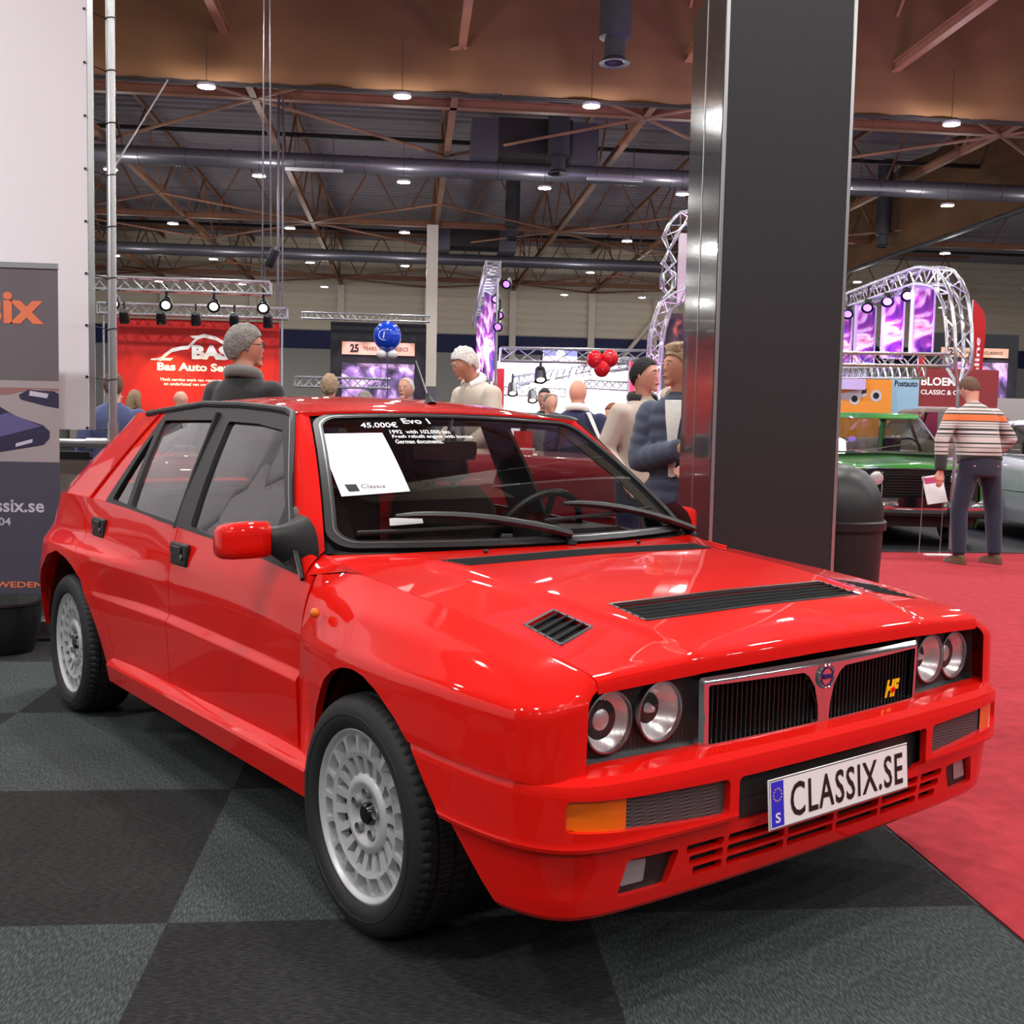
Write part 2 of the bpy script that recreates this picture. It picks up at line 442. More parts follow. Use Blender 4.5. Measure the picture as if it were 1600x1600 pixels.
# ---------------- hood
hood_rows = [
 (-.36, [(-.278,0,.876),(-.318,.48,.875),(-.332,.54,.873),(-.405,.712,.870)]),
 (-.31, [(-.262,0,.8755),(-.285,.49,.873),(-.29,.545,.867),(-.335,.709,.855)]),
 (-.22, [(-.21,0,.874),(-.21,.50,.869),(-.21,.55,.858),(-.225,.708,.838)]),
 (-.10, [(-.10,0,.870),(-.10,.50,.864),(-.10,.545,.848),(-.10,.709,.829)]),
 (.05, [(.05,0,.859),(.05,.495,.853),(.05,.535,.839),(.05,.709,.819)]),
 (.23, [(.23,0,.843),(.23,.485,.838),(.23,.522,.826),(.23,.708,.805)]),
 (.37, [(.37,0,.826),(.37,.465,.822),(.37,.50,.811),(.37,.705,.789)]),
 (.51, [(.51,0,.805),(.51,.44,.801),(.51,.472,.791),(.51,.702,.769)]),
 (.60, [(.60,0,.786),(.60,.425,.782),(.60,.455,.774),(.60,.699,.755)]),
 (.65, [(.652,0,.770),(.652,.415,.767),(.650,.445,.761),(.645,.697,.746)]),
 (.68, [(.681,0,.758),(.680,.41,.756),(.678,.44,.753),(.665,.696,.741)]),
 (.70, [(.689,0,.746),(.688,.405,.744),(.686,.435,.742),(.678,.695,.731)]),
 (.71, [(.690,0,.735),(.689,.40,.733),(.687,.43,.731),(.680,.694,.723)])]
hV, hF = netsheet(hood_rows, np.concatenate([np.linspace(-.36, .6, 74), np.linspace(.605, .71, 16)]), [0, .02, .02, 0], [26, 2, 12])
h2 = hV.copy(); h2[:, 3] *= -1
n0 = len(hV); hV = np.vstack([hV, h2]); hF = hF+[tuple(i+n0 for i in reversed(f)) for f in hF]
LOUV = [(.378,-.398),(.378,.398),(.512,.402),(.512,-.402)]
SL_L = [(.378,-.648),(.333,-.525),(.472,-.522),(.52,-.655)]
SL_R = [(x, -y) for x, y in SL_L][::-1]
COWL = [(-.185,-.49),(-.185,.49),(-.085,.47),(-.085,-.47)]
for poly in (LOUV, SL_L, SL_R, COWL):
    hV, hF = clip(hV, hF, sdpoly(hV[:, [2, 3]], poly, .006))
def weld(P, F):
    key = {}; idx = []; Q = []
    for p in P:
        k = tuple(np.round(p, 5)+0.0)
        if k not in key: key[k] = len(Q); Q.append(p)
        idx.append(key[k])
    G = []
    for f in F:
        g = [idx[i] for i in f]; g = [a for j, a in enumerate(g) if a != g[j-1]]
        if len(g) > 2: G.append(tuple(g))
    return np.array(Q), G
P, F = weld(hV[:, 2:5], hF); P, F = rim(P, F, (0, 0, -.016)); sheet_obj('hood', P, F, 'red_paint', car, ang=20)
hs = [r[0] for r in hood_rows]
def hood_z(x, y):
    C = np.array([r[1] for r in hood_rows]); y = abs(y)
    # profile at this x
    xs = C[:, 0, 0]; z = [np.interp(x, xs, C[:, l, 2]) for l in range(4)]; w = [np.interp(x, xs, C[:, l, 1]) for l in range(4)]
    return float(np.interp(y, w, z))
def louvre(name, poly, nsl, along, inset=.002, frame_w=.008):
    """black slatted grille dropped in a hood opening; slats run from edge a to edge b"""
    a = [np.array(p, float) for p in poly]
    b = MB()
    def up(p, dz=0): return (p[0], p[1], hood_z(p[0], p[1])+dz)
    N = 12
    # floor
    cen = sum(a)/4
    def q(u, v):  # u along poly[0]->poly[1], v towards poly[3]
        return (a[0]*(1-u)+a[1]*u)*(1-v)+(a[3]*(1-u)+a[2]*u)*v
    us = np.linspace(0, 1, N+1)
    for i in range(N):
        b.add([up(q(us[i], 0), -.013), up(q(us[i+1], 0), -.013), up(q(us[i+1], 1), -.013), up(q(us[i], 1), -.013)], [(0, 1, 2, 3)])
    # frame
    for v0, v1 in ((0, frame_w/.13), (1-frame_w/.13, 1)):
        for i in range(N):
            b.add([up(q(us[i], v0), .0015), up(q(us[i+1], v0), .0015), up(q(us[i+1], v1), .0015), up(q(us[i], v1), .0015)], [(0, 1, 2, 3)])
    L = np.linalg.norm(a[1]-a[0]); fw = frame_w/L
    for u0, u1 in ((0, fw), (1-fw, 1)):
        b.add([up(q(u0, 0), .0015), up(q(u1, 0), .0015), up(q(u1, 1), .0015), up(q(u0, 1), .0015)], [(0, 1, 2, 3)])
    for k in range(nsl):
        v = (k+.5)/nsl
        for i in range(N):
            d = .38/nsl
            A, B = q(us[i], v-d), q(us[i+1], v-d); D, E_ = q(us[i], v+d), q(us[i+1], v+d)
            b.add([up(A, -.010), up(B, -.010), up(E_, .003), up(D, .003), up(D, -.002), up(E_, -.002)], [(0, 1, 2, 3), (3, 2, 5, 4)])
    return b.build(name, 'louvre_grey', car)
louvre('hood_louvre', LOUV, 6, 0); louvre('hood_side_louvre', SL_L, 5, 0); louvre('hood_side_louvre', SL_R[::-1], 5, 0)
louvre('cowl_grille', COWL, 7, 0)

# ---------------- windscreen, roof, pillars
def ws(u, v, off=0):
    """u -1..1 (right to left), v 0 bottom..1 top"""
    u = np.asarray(u, float); v = np.asarray(v, float)
    B = np.stack([-.285-.125*u**2-.012*u**4, .715*u, .878+.004*u**2], -1); T = np.stack([-.845-.03*u**2, .535*u, 1.272-.016*u**2], -1)
    P = B*(1-v)[..., None]+T*v[..., None]
    bow = .022*(4*v*(1-v)); P[..., 0] += bow*.55; P[..., 2] += bow*.8
    if off:
        P[..., 0] += off*.57; P[..., 2] += off*.82
    return P
def ws_part(name, m, sel, off, lift=None, rimv=None, nu=120, nv=60, **k):
    V, F = grid(np.linspace(-1.02, 1.02, nu), np.linspace(-.03, 1.02, nv))
    def met(V): return np.stack([V[:, 0]*(.70-.16*V[:, 1]), (V[:, 1]-.5)*.70], -1)
    for s in sel:
        V, F = clip(V, F, s(met(V), V))
    P = ws(V[:, 0], V[:, 1], off)
    if rimv is not None: P, F = rim(P, F, rimv)
    return sheet_obj(name, P, F, m, car, **k)
def wbox(M, V, gx, gy, r):
    # half width follows the tapering screen
    hx = .70-.16*V[:, 1]-gx; qx = np.abs(M[:, 0])-hx+r; qy = np.abs(M[:, 1])-(.35-gy)+r
    return np.hypot(np.maximum(qx, 0), np.maximum(qy, 0))+np.minimum(np.maximum(qx, qy), 0)-r
seal = ws_part('windscreen_seal', 'black_trim', [lambda M, V: -wbox(M, V, .004, .004, .075), lambda M, V: wbox(M, V, .034, .034, .06)], .005, rimv=(-.01, 0, -.014))
ws_part('windscreen_glass', 'car_glass', [lambda M, V: -wbox(M, V, .028, .028, .06)], .0)
trim = ws_part('windscreen_trim_strip', 'satin_metal', [lambda M, V: -wbox(M, V, .022, .022, .068), lambda M, V: wbox(M, V, .026, .026, .066)], .0065, rimv=(-.003, 0, -.004))
trim.parent = seal
# roof
xs_c = [-2.36,-2.25,-2.05,-1.7,-1.35,-1.1,-.95,-.86]; zc = [1.278,1.298,1.322,1.338,1.335,1.318,1.298,1.278]
xs_e = [-2.36,-2.2,-2.0,-1.6,-1.2,-1.0,-.875]; ze = [1.232,1.262,1.278,1.292,1.285,1.272,1.262]
def roof(x, u):
    x = np.asarray(x, float); u = np.asarray(u, float)
    zcv = pchip(xs_c, zc, x); zev = pchip(xs_e, ze, x)
    w = .575+.012*np.clip((x+2.2)/1.3, 0, 1)*0
    au = np.abs(u)
    z = zev+(zcv-zev)*(1-au**2.6)
    xx = x-.035*u**2*np.clip((x+1.3)/.45, 0, 1)
    return np.stack([xx, w*u, z], -1)
V, F = grid(np.linspace(-2.36, -.838, 60), np.sin(np.linspace(-PI/2, PI/2, 41)))
P = roof(V[:, 0], V[:, 1]); P, F = rim(P, F, (0, 0, -.012)); sheet_obj('roof_panel', P, F, 'red_paint', car, ang=50)
# rear hatch
V, F = grid(np.linspace(0, 1, 24), np.linspace(-1, 1, 25))
def hatch(t, u, o=0):
    t = np.asarray(t); u = np.asarray(u)
    x = np.interp(t, [0, .62, .75, 1], [-2.36, -2.86, -2.94, -2.985]); z = np.interp(t, [0, .62, .75, 1], [1.262, .93, .80, .42]); w = np.interp(t, [0, .62, .75, 1], [.575, .70, .73, .74])
    return np.stack([x-.03*(1-u*u)+o*-.55, w*u, z+.025*(1-u*u)*(1-t)+o*.8], -1)
V2, F2 = clip(V, F, rbox(np.stack([V[:, 1]*.62, (V[:, 0]-.33)*.95], -1), 0, 0, .50, .24, .05))
P, F2 = rim(hatch(V2[:, 0], V2[:, 1]), F2, (.01, 0, -.015)); tg = sheet_obj('tailgate', P, F2, 'red_paint', car)
V2, F2 = clip(V, F, -rbox(np.stack([V[:, 1]*.62, (V[:, 0]-.33)*.95], -1), 0, 0, .51, .25, .05))
sheet_obj('rear_window', hatch(V2[:, 0], V2[:, 1], -.006), F2, 'side_glass', car)
# rear spoiler lip on roof edge
b = MB(); b.loft([[(-2.33, .50*u, 1.285-.03*u*u), (-2.40, .50*u, 1.292-.03*u*u), (-2.405, .50*u, 1.285-.03*u*u), (-2.34, .50*u, 1.272-.03*u*u)] for u in np.linspace(-1, 1, 13)]); b.build('roof_spoiler', 'black_trim', car)
# side greenhouse plane
def zb_(x): return np.interp(x, [-2.6,-2.2,-1.39,-1.08,-.43], [.91,.905,.872,.862,.815])
def zg_(x): return np.interp(x, [-2.3,-2.19,-1.62,-.967,-.885], [1.25,1.263,1.286,1.266,1.258])
def side_y(x, z): 
    t = (z-zb_(x))/(zg_(x)-zb_(x)); return .77-.19*t+.010*(4*t*(1-t))
DLO = [(-2.165,.902),(-2.10,1.02),(-1.985,1.262),(-1.62,1.288),(-1.41,1.284),(-1.1,1.275),(-.905,1.262),(-.88,1.250),(-.73,1.100),(-.568,.923),(-.43,.812),(-.75,.838),(-1.08,.858),(-1.39,.870),(-1.9,.890)]
FG = [(-1.330,1.232),(-1.10,1.226),(-.905,1.207),(-.80,1.115),(-.64,.955),(-.525,.846),(-.80,.858),(-1.087,.866),(-1.268,.879)]
RG = [(-1.945,1.232),(-1.445,1.236),(-1.392,.882),(-1.60,.892),(-1.87,.902)]
QG = [(-2.092,.917),(-1.915,.908),(-1.962,1.124),(-1.985,1.185)]
def gh(name, m, keep, cutp, off, mir, nx=190, nz=60, rimo=None, r=.012, **k):
    V, F = grid(np.linspace(-2.75, -.40, nx), np.linspace(.80, 1.30, nz))
    V, F = clip(V, F, -sdpoly(V, keep, r))
    for c in cutp: V, F = clip(V, F, sdpoly(V, c, r))
    P = np.stack([V[:, 0], side_y(V[:, 0], V[:, 1])-off, V[:, 1]], -1)
    if rimo: P, F = rim(P, F, (0, -rimo, 0))
    for s in mir: sheet_obj(name, P, F, m, car, mirror=s, **k)
B = (True, False)
gh('side_window_frame', 'black_trim', DLO, [FG, RG, QG], -.002, B, rimo=.016, r=.004)
gh('front_door_glass', 'side_glass', [(x*1.0, z) for x, z in FG], [], .010, B)
gh('rear_door_glass', 'side_glass', RG, [], .010, B)
gh('quarter_glass', 'side_glass', QG, [], .010, B)
CP = [(-2.165,.898),(-2.100,1.02),(-1.985,1.262),(-2.10,1.266),(-2.225,1.256),(-2.405,1.142),(-2.60,.986),(-2.70,.905),(-2.36,.896)]
gh('rear_pillar', 'red_paint', CP, [], .0, B, rimo=.02, r=.001)
for s in (-1, 1):
    # seam groove strip on the rear pillar and window channels
    b = MB(); b.path([(-2.36+.31*t, s*(side_y(-2.36+.31*t, .90+.355*t)+.004), .90+.355*t) for t in np.linspace(0, 1, 8)], .006, 6); b.build('pillar_moulding', 'red_paint', car)
    # rear corner between pillar and hatch
    rings = []
    for t in np.linspace(0, 1, 10):
        x = np.interp(t, [0, .3, .8, 1], [-2.225, -2.405, -2.70, -2.86]); z = np.interp(t, [0, .3, .8, 1], [1.256, 1.142, .905, .80])
        w = side_y(x, z) if z > .9 else .775
        h = hatch(np.array(t*.68), np.array(1.0))
        rings.append([(x, s*w, z), (x*.6+h[0]*.4-.02, s*(w*.7+h[1]*.3), z*.6+h[2]*.4+.006), (h[0], s*h[1], h[2])])
    b = MB(); b.loft(rings, cap=False, closed=False); b.build('rear_pillar_corner', 'red_paint', car)
    # drip rail along roof and down the front pillar
    pts = [(-2.20, 1.258), (-1.985, 1.272), (-1.62, 1.294), (-1.3, 1.289), (-1.05, 1.277), (-.93, 1.268), (-.885, 1.256), (-.85, 1.225), (-.73, 1.103), (-.65, 1.015), (-.568, .925), (-.49, .86), (-.425, .806)]
    b = MB(); b.path([(x, s*(side_y(x, z)+.006), z) for x, z in pts], [.009]*5+[.011, .012]+[.010]*5+[.006], 8, flat=1.3); dr = b.build('drip_rail', 'black_trim', car)
    b = MB(); b.path([(x+.003, s*(side_y(x, z)+.015), z+.002) for x, z in pts[6:]], [.003]*6+[.002], 6); b.build('bright_edge', 'satin_metal', dr)
    # front pillar skin between drip rail and screen seal
    vs = np.linspace(0, 1, 16); rings = []
    for v in vs:
        q = ws(np.array(-s*1.0), np.array(v)); zz = np.interp(v, [0, 1], [.812, 1.262])
        xx = np.interp(zz, [.806, .86, .925, 1.015, 1.103, 1.225, 1.262], [-.425, -.49, -.568, -.65, -.73, -.85, -.895])
        a = np.array([xx, s*side_y(xx, zz), zz]); c = np.array([q[0], s*abs(q[1]), q[2]])
        mid = (a+c)/2+np.array([.006, s*.006, .006])
        rings.append([tuple(a), tuple(a*.65+c*.35+np.array([.004, s*.006, .004])), tuple(mid), tuple(c)])
    b = MB(); b.loft(rings, cap=False, closed=False); b.build('front_pillar', 'red_paint', car, ang=50)
    # scuttle corner between pillar foot and hood
    a = [(-.43, s*.767, .815), (-.36, s*.745, .828), (-.30, s*.722, .838), (-.235, s*.711, .8385)]
    c = [(-.425, s*.718, .872), (-.395, s*.712, .868), (-.335, s*.709, .855), (-.235, s*.708, .840)]
    b = MB(); b.loft([[p, tuple((np.array(p)+np.array(q))/2+np.array([0, s*.004, .006])), q] for p, q in zip(a, c)], cap=False, closed=False); b.build('scuttle_corner', 'red_paint', car)

# ---------------- front bumper
plan = [(.22,.872),(.32,.873),(.42,.871),(.52,.862),(.59,.848),(.65,.824),(.692,.79),(.719,.745),(.734,.69),(.744,.60),(.751,.48),(.756,.34),(.759,.18),(.760,0)]
pa = np.array(plan); sl = np.concatenate([[0], np.cumsum(np.hypot(*np.diff(pa, axis=0).T))]); S_TOT = sl[-1]
sfull = np.concatenate([sl, S_TOT+(S_TOT-sl[::-1][1:])]); pfull = np.vstack([pa*[1, -1], (pa[::-1][1:])])
def planpt(s):
    x = pchip(sfull, pfull[:, 0], s); y = pchip(sfull, pfull[:, 1], s); e = 1e-3
    x2 = pchip(sfull, pfull[:, 0], np.minimum(s+e, sfull[-1])); y2 = pchip(sfull, pfull[:, 1], np.minimum(s+e, sfull[-1])); x1 = pchip(sfull, pfull[:, 0], s-e); y1 = pchip(sfull, pfull[:, 1], s-e)
    tx, ty = x2-x1, y2-y1; L = np.hypot(tx, ty)+1e-9
    return x, y, ty/L, -tx/L       # outward normal
prof = [(.085,.558),(.055,.5585),(.02,.552),(.004,.540),(0,.525),(0,.50),(0,.425),(-.002,.418),(0,.410),(.010,.404),(.020,.400),(.022,.385),(.030,.30),(.036,.268),(.044,.258),(.09,.252)]
pt_ = np.array(prof); tl = np.concatenate([[0], np.cumsum(np.hypot(*np.diff(pt_, axis=0).T))])
TV = np.unique(np.concatenate([np.linspace(tl[i], tl[i+1], max(2, int((tl[i+1]-tl[i])/.008)+1)) for i in range(len(tl)-1)]))
def profpt(t): return np.interp(t, tl, pt_[:, 0]), np.interp(t, tl, pt_[:, 1])
SV = np.linspace(0, sfull[-1], 330)
V, F = grid(SV, TV); d_, z_ = profpt(V[:, 1]); V = np.column_stack([V[:, 0]-S_TOT, z_, V[:, 1], d_])   # s (0 at centre), z, t, d
front = lambda V: V[:, 2] > tl[3]
def cutf(V, F, sd): return clip(V, F, np.where(V[:, 2] > tl[3], sd(V[:, :2]), 1.0))
def sx(w): return float(np.interp(w, pa[::-1][:, 1], (S_TOT-sl)[::-1]))   # arclength from centre at half width w
s_end = float(np.interp(.696, pa[:, 0], S_TOT-sl))  # corner end of the lamp slot
slots = []
for s in (-1, 1):
    slots.append([(s*sx(.38), .423), (s*(s_end), .452), (s*(s_end), .514), (s*sx(.62), .508), (s*sx(.38), .501)])
plate_slot = [(-.352, .390), (.352, .390), (.352, .500), (-.352, .500)]
fogs = [[(s*.638, .372), (s*.497, .368), (s*.53, .297), (s*.66, .297)] for s in (-1, 1)]
cells = []
for zr in ((.351, .369), (.325, .344), (.299, .318)):
    k = (.369-zr[1])*.45
    edges = [-.485+k, -.36, -.16, 0.02, .20, .37, .485-k]
    for a, c in zip(edges[:-1], edges[1:]): cells.append([(a+.006, zr[0]), (c-.006, zr[0]), (c-.006, zr[1]), (a+.006, zr[1])])
for poly in slots+[plate_slot]: V, F = cutf(V, F, lambda P, q=poly: sdpoly(P, q, .010))
for poly in fogs+cells: V, F = cutf(V, F, lambda P, q=poly: sdpoly(P, q, .004))
V, F = clip(V, F, sdpoly(np.column_stack([planpt(V[:, 0]+S_TOT)[0], V[:, 1]]), front_arch))
def bump_xyz(s, z, d):
    x, y, nx, ny = planpt(np.asarray(s)+S_TOT); return np.stack([x-nx*d, y-ny*d, z+0*x], -1), np.stack([nx, ny, 0*nx], -1)
P, N = bump_xyz(V[:, 0], V[:, 1], V[:, 3])
P, F = rim(P, F, -N*.017); sheet_obj('front_bumper', P, F, 'red_paint', car, ang=24)
def bump_patch(name, m, poly, d, parent=car, n=(60, 14), r=.004, rimd=None, fold=None, **k):
    xs = [p[0] for p in poly]; zs = [p[1] for p in poly]
    V, F = grid(np.linspace(min(xs)-.005, max(xs)+.005, n[0]), np.linspace(min(zs)-.005, max(zs)+.005, n[1]))
    V, F = clip(V, F, -sdpoly(V, poly, r)); P, N = bump_xyz(V[:, 0], V[:, 1], d)
    if rimd: P, F = rim(P, F, -N*rimd)
    return sheet_obj(name, P, F, m, parent, **k)
m = mat('mesh_lamp', (.2, .2, .205), rough=.5); nt = m.node_tree; b_ = nt.nodes['Principled BSDF']
tc = nt.nodes.new('ShaderNodeTexCoord'); ck = nt.nodes.new('ShaderNodeTexChecker'); ck.inputs['Scale'].default_value = 260
ck.inputs['Color1'].default_value = (.012, .012, .012, 1); ck.inputs['Color2'].default_value = (.10, .10, .105, 1)
mp_ = nt.nodes.new('ShaderNodeMapping'); mp_.inputs['Rotation'].default_value = (0.0, 0, .785); nt.links.new(tc.outputs['Object'], mp_.inputs[0]); nt.links.new(mp_.outputs[0], ck.inputs[0]); nt.links.new(ck.outputs[0], b_.inputs['Base Color'])
for s in (-1, 1):
    e1, e0 = s*s_end, s*sx(.38); sp_ = s*sx(.655)
    bump_patch('front_indicator', 'amber', [(sp_, .428), (e1, .455), (e1, .512), (sp_, .507)], .012)
    bump_patch('bumper_side_mesh', 'mesh_lamp', [(e0, .423), (sp_, .423), (sp_, .510), (e0, .506)], .016)
    b = MB(); q = bump_xyz(s*sx(.53), .465, .010)[0]
    fl = bump_patch('fog_lamp_surround', 'black_trim', [(s*.648, .380), (s*.488, .376), (s*.520, .288), (s*.672, .288)], .043)
    bump_patch('fog_lamp_glass', 'alloy_in', [(s*.628, .362), (s*.575, .358), (s*.582, .312), (s*.645, .312)], .0415, fl)
bump_patch('plate_recess', 'mesh_grey', [(-.37, .372), (.37, .372), (.37, .512), (-.37, .512)], .036)
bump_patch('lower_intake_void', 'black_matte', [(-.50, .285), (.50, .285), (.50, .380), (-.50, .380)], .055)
# number plate
PM = frame((.772, -.018, .4280), (0, 1, 0), (-.08, 0, 1))
pl = MB(); pl.prism([(-.26, -.055), (.26, -.055), (.26, .055), (-.26, .055)], .004, PM); pl = pl.build('licence_plate', 'plate_white', car, bevel=.001)
def prect(b, cx, cy, w, h, z=.0045): b.add([PM @ Vector((cx+i*w/2, cy+j*h/2, z)) for i, j in ((-1, -1), (1, -1), (1, 1), (-1, 1))], [(0, 1, 2, 3)])
b = MB(); prect(b, -.232, 0, .042, .098); b.build('country_band', 'eu_blue', pl)
b = MB()
for i in range(12):
    a = i*PI/6; prect(b, -.232+.0135*math.cos(a), .020+.0135*math.sin(a), .0034, .0034, .0052)
b.build('star_ring', 'yellow', pl)
text_fit('country_letter', 'S', 'plate_white', pl, PM @ Matrix.Translation((-.232, -.03, .0052)), .017, .022, bold=.02)
text_fit('plate_lettering', 'CLASSIX.SE', 'ink', pl, PM @ Matrix.Translation((.024, -.001, .0052)), .425, .076, bold=.012, spacing=1.12)
b = MB()
for y0, y1, x0, x1 in ((-.0535, -.0517, -.258, .258), (.0517, .0535, -.258, .258)):
    b.add([PM @ Vector(q) for q in ((x0, y0, .0046), (x1, y0, .0046), (x1, y1, .0046), (x0, y1, .0046))], [(0, 1, 2, 3)])
for x0 in (-.2585, .257):
    b.add([PM @ Vector(q) for q in ((x0, -.0535, .0046), (x0+.0016, -.0535, .0046), (x0+.0016, .0535, .0046), (x0, .0535, .0046))], [(0, 1, 2, 3)])
b.build('plate_border', 'ink', pl)

# ---------------- nose: headlamp bezels, grille
b = MB(); b.box(.60, 0, .635, .05, 1.42, .20); b.build('nose_backing', 'black_matte', car)
m = mat('bezel', (.075, .075, .078), rough=.5)
for s in (-1, 1):
    V, F = grid(np.linspace(.383, .742, 50), np.linspace(.548, .725, 26))
    poly = [(.404, .550), (.742, .556), (.728, .716), (.404, .722)]
    V, F = clip(V, F, -sdpoly(V, poly, .003))
    for cy in ((.636, .636), (.502, .642)): V, F = clip(V, F, np.hypot(V[:, 0]-cy[0], V[:, 1]-cy[1])-.066)
    ed = -sdpoly(V, poly); depth = np.clip((.014-ed)/.014, 0, 1)*.016
    P = np.stack([.664-.03*(V[:, 0]-.386)/.35+depth, s*V[:, 0], V[:, 1]], -1)
    P, F = rim(P, F, (-.02, 0, 0)); bz = sheet_obj('headlamp_bezel', P, F, 'bezel', car, ang=40)
    # perforated mesh under the lamps
    b = MB()
    for i in range(26):
        for j in range(7):
            yy, zz = .42+i*.0118, .568+j*.0052+(i % 2)*.0026
            if math.hypot(yy-.636, zz-.636) < .069 or math.hypot(yy-.502, zz-.642) < .069 or yy > .715: continue
            xx = .6645-.03*(yy-.386)/.35+.0008
            b.add([(xx, s*(yy-.0035), zz-.0012), (xx, s*(yy+.0035), zz-.0012), (xx, s*(yy+.0035), zz+.0012), (xx, s*(yy-.0035), zz+.0012)], [(0, 1, 2, 3)])
    b.build('bezel_mesh', 'mesh_grey', bz)
    for k, (cy, cz) in enumerate(((.636, .636), (.502, .642))):
        xb = .664-.03*(cy-.386)/.35
        HM = Matrix.Translation((xb, s*cy, cz)) @ Matrix.Rotation(PI/2, 4, 'Y')
        b = MB(); b.lathe([(.066, -.015), (.066, .006), (.0645, .011), (.061, .012), (.060, .008), (.060, -.002)], 40, HM); hl = b.build('headlamp', 'satin_metal', car)
        b = MB()
        if k == 0: b.lathe([(.060, .002), (.052, -.010), (.036, -.022), (.024, -.026), (.022, -.016), (.014, -.012), (0.0005, -.011)], 40, HM)
        else: b.lathe([(.060, .002), (.05, -.014), (.035, -.028), (.018, -.038), (.012, -.030), (.006, -.012), (0.0005, -.010)], 40, HM)
        b.build('reflector_bowl', 'reflector', hl)
        b = MB(); b.lathe([(.0605, .008), (.05, .013), (.035, .017), (.018, .0195), (.0005, .020)], 40, HM)
        ls = b.build('headlamp_lens', 'lens', hl)
        b = MB()
        for q in range(-9, 10):
            yy = q*.0058; h = math.sqrt(max(0, .057**2-yy*yy)); lo = -h if k else -h; hi = (h if abs(yy) > .026 else -.028) if k == 0 else -h*.2
            if hi > lo: b.box(.0, .0, 0, .001, .0009, hi-lo, Matrix.Translation((xb+.011+.008*(1-(yy/.06)**2), s*cy+yy, cz+(hi+lo)/2)))
        b.build('lens_flutes', 'lens', hl)
# grille frame
GW, GT, GB = .406, .707, .546
V, F = grid(np.linspace(-GW, GW, 200), np.linspace(GB-.002, GT+.002, 44))
V, F = clip(V, F, -sdpoly(V, [(-GW, GT), (-GW+.004, GB), (GW-.004, GB), (GW, GT)], .006))
for s in (-1, 1):
    hole = [(s*.385, .690), (s*.381, .562), (s*.020, .562), (s*.023, .60), (s*.036, .645), (s*.058, .672), (s*.078, .683)]
    V, F = clip(V, F, sdpoly(V, hole if s > 0 else hole, .004))
ed = np.minimum(1, np.abs(-sdpoly(V, [(-GW, GT), (-GW+.004, GB), (GW-.004, GB), (GW, GT)]))/.010)
P = np.stack([.700+.008*ed-.012*(np.abs(V[:, 0])/GW)**2+.0, V[:, 0], V[:, 1]], -1)
P[:, 1] -= .008; P, F = rim(P, F, (-.022, 0, 0)); gr = sheet_obj('grille_frame', P, F, 'chrome', car, ang=35)
b = MB(); b.box(.655, 0, .626, .004, .785, .15); b.build('grille_backing', 'black_matte', car)
b = MB()
for i in range(-25, 26):
    y = i*.0151
    if abs(y) < .012: continue
    b.box(.682-.012*(abs(y)/GW)**2, y, .626, .018, .0032, .135)
b.build('grille_slats', 'black_trim', gr)
GM = frame((.7095, -.008, .666), (0, 1, 0), (0, 0, 1))
b = MB(); b.lathe([(.0005, .004), (.024, .004), (.027, .006), (.030, .004), (.031, -.006)], 32, GM); bd = b.build('grille_badge', 'chrome', car)
b = MB(); b.lathe([(.0195, .0052), (.0225, .0052)], 32, GM); b.build('badge_ring', 'badge_blue', bd)
b = MB(); b.prism([(-.013, -.005), (.013, -.005), (.015, .0), (.013, .006), (-.013, .006), (-.015, 0)], .0022, GM @ Matrix.Translation((0, 0, .0045)))
b.build('badge_flag', 'badge_blue', bd)
HFm = frame((.696, .285, .598), (0, 1, 0), (0, 0, 1))
text_fit('rally_letters', 'HF', 'yellow', gr, HFm, .062, .044, shear=.3, bold=.06)
b = MB(); b.ell((.698, .287, .594), (.002, .010, .007), 12, 6); b.build('elephant_badge', 'red_paint', gr)

# ---------------- details: handles, indicators, mirrors, aerial, wipers
for s in (-1, 1):
    for x0, w in ((-1.285, .80), (-2.135, .806)):
        M = Matrix.Translation((x0, s*w, .797 if x0 > -2 else .815)) @ Matrix.Rotation(s*-.0, 4, 'Z')
        b = MB(); b.box(0, s*-.004, -.008, .115, .02, .062); h = b.build('door_handle', 'black_trim', car, bevel=.006); h.matrix_basis = M @ Matrix.Diagonal((1.22, 1, 1.22, 1))
        b = MB(); b.box(-.008, s*.0075, .004, .078, .008, .022); b.box(.028, s*.0075, -.014, .025, .006, .018); p = b.build('handle_flap', 'black_gloss', h, bevel=.003)
        b = MB(); b.lathe([(.0005, .011), (.007, .011), (.007, .006)], 14, Matrix.Translation((.034, s*.0, -.012)) @ Matrix.Rotation(-s*PI/2, 4, 'X')); b.build('key_lock', 'satin_metal', h)
    b = MB(); b.ell((-.262, s*.826, .742), (.016, .012, .014), 16, 10); b.build('side_repeater', 'amber', car)
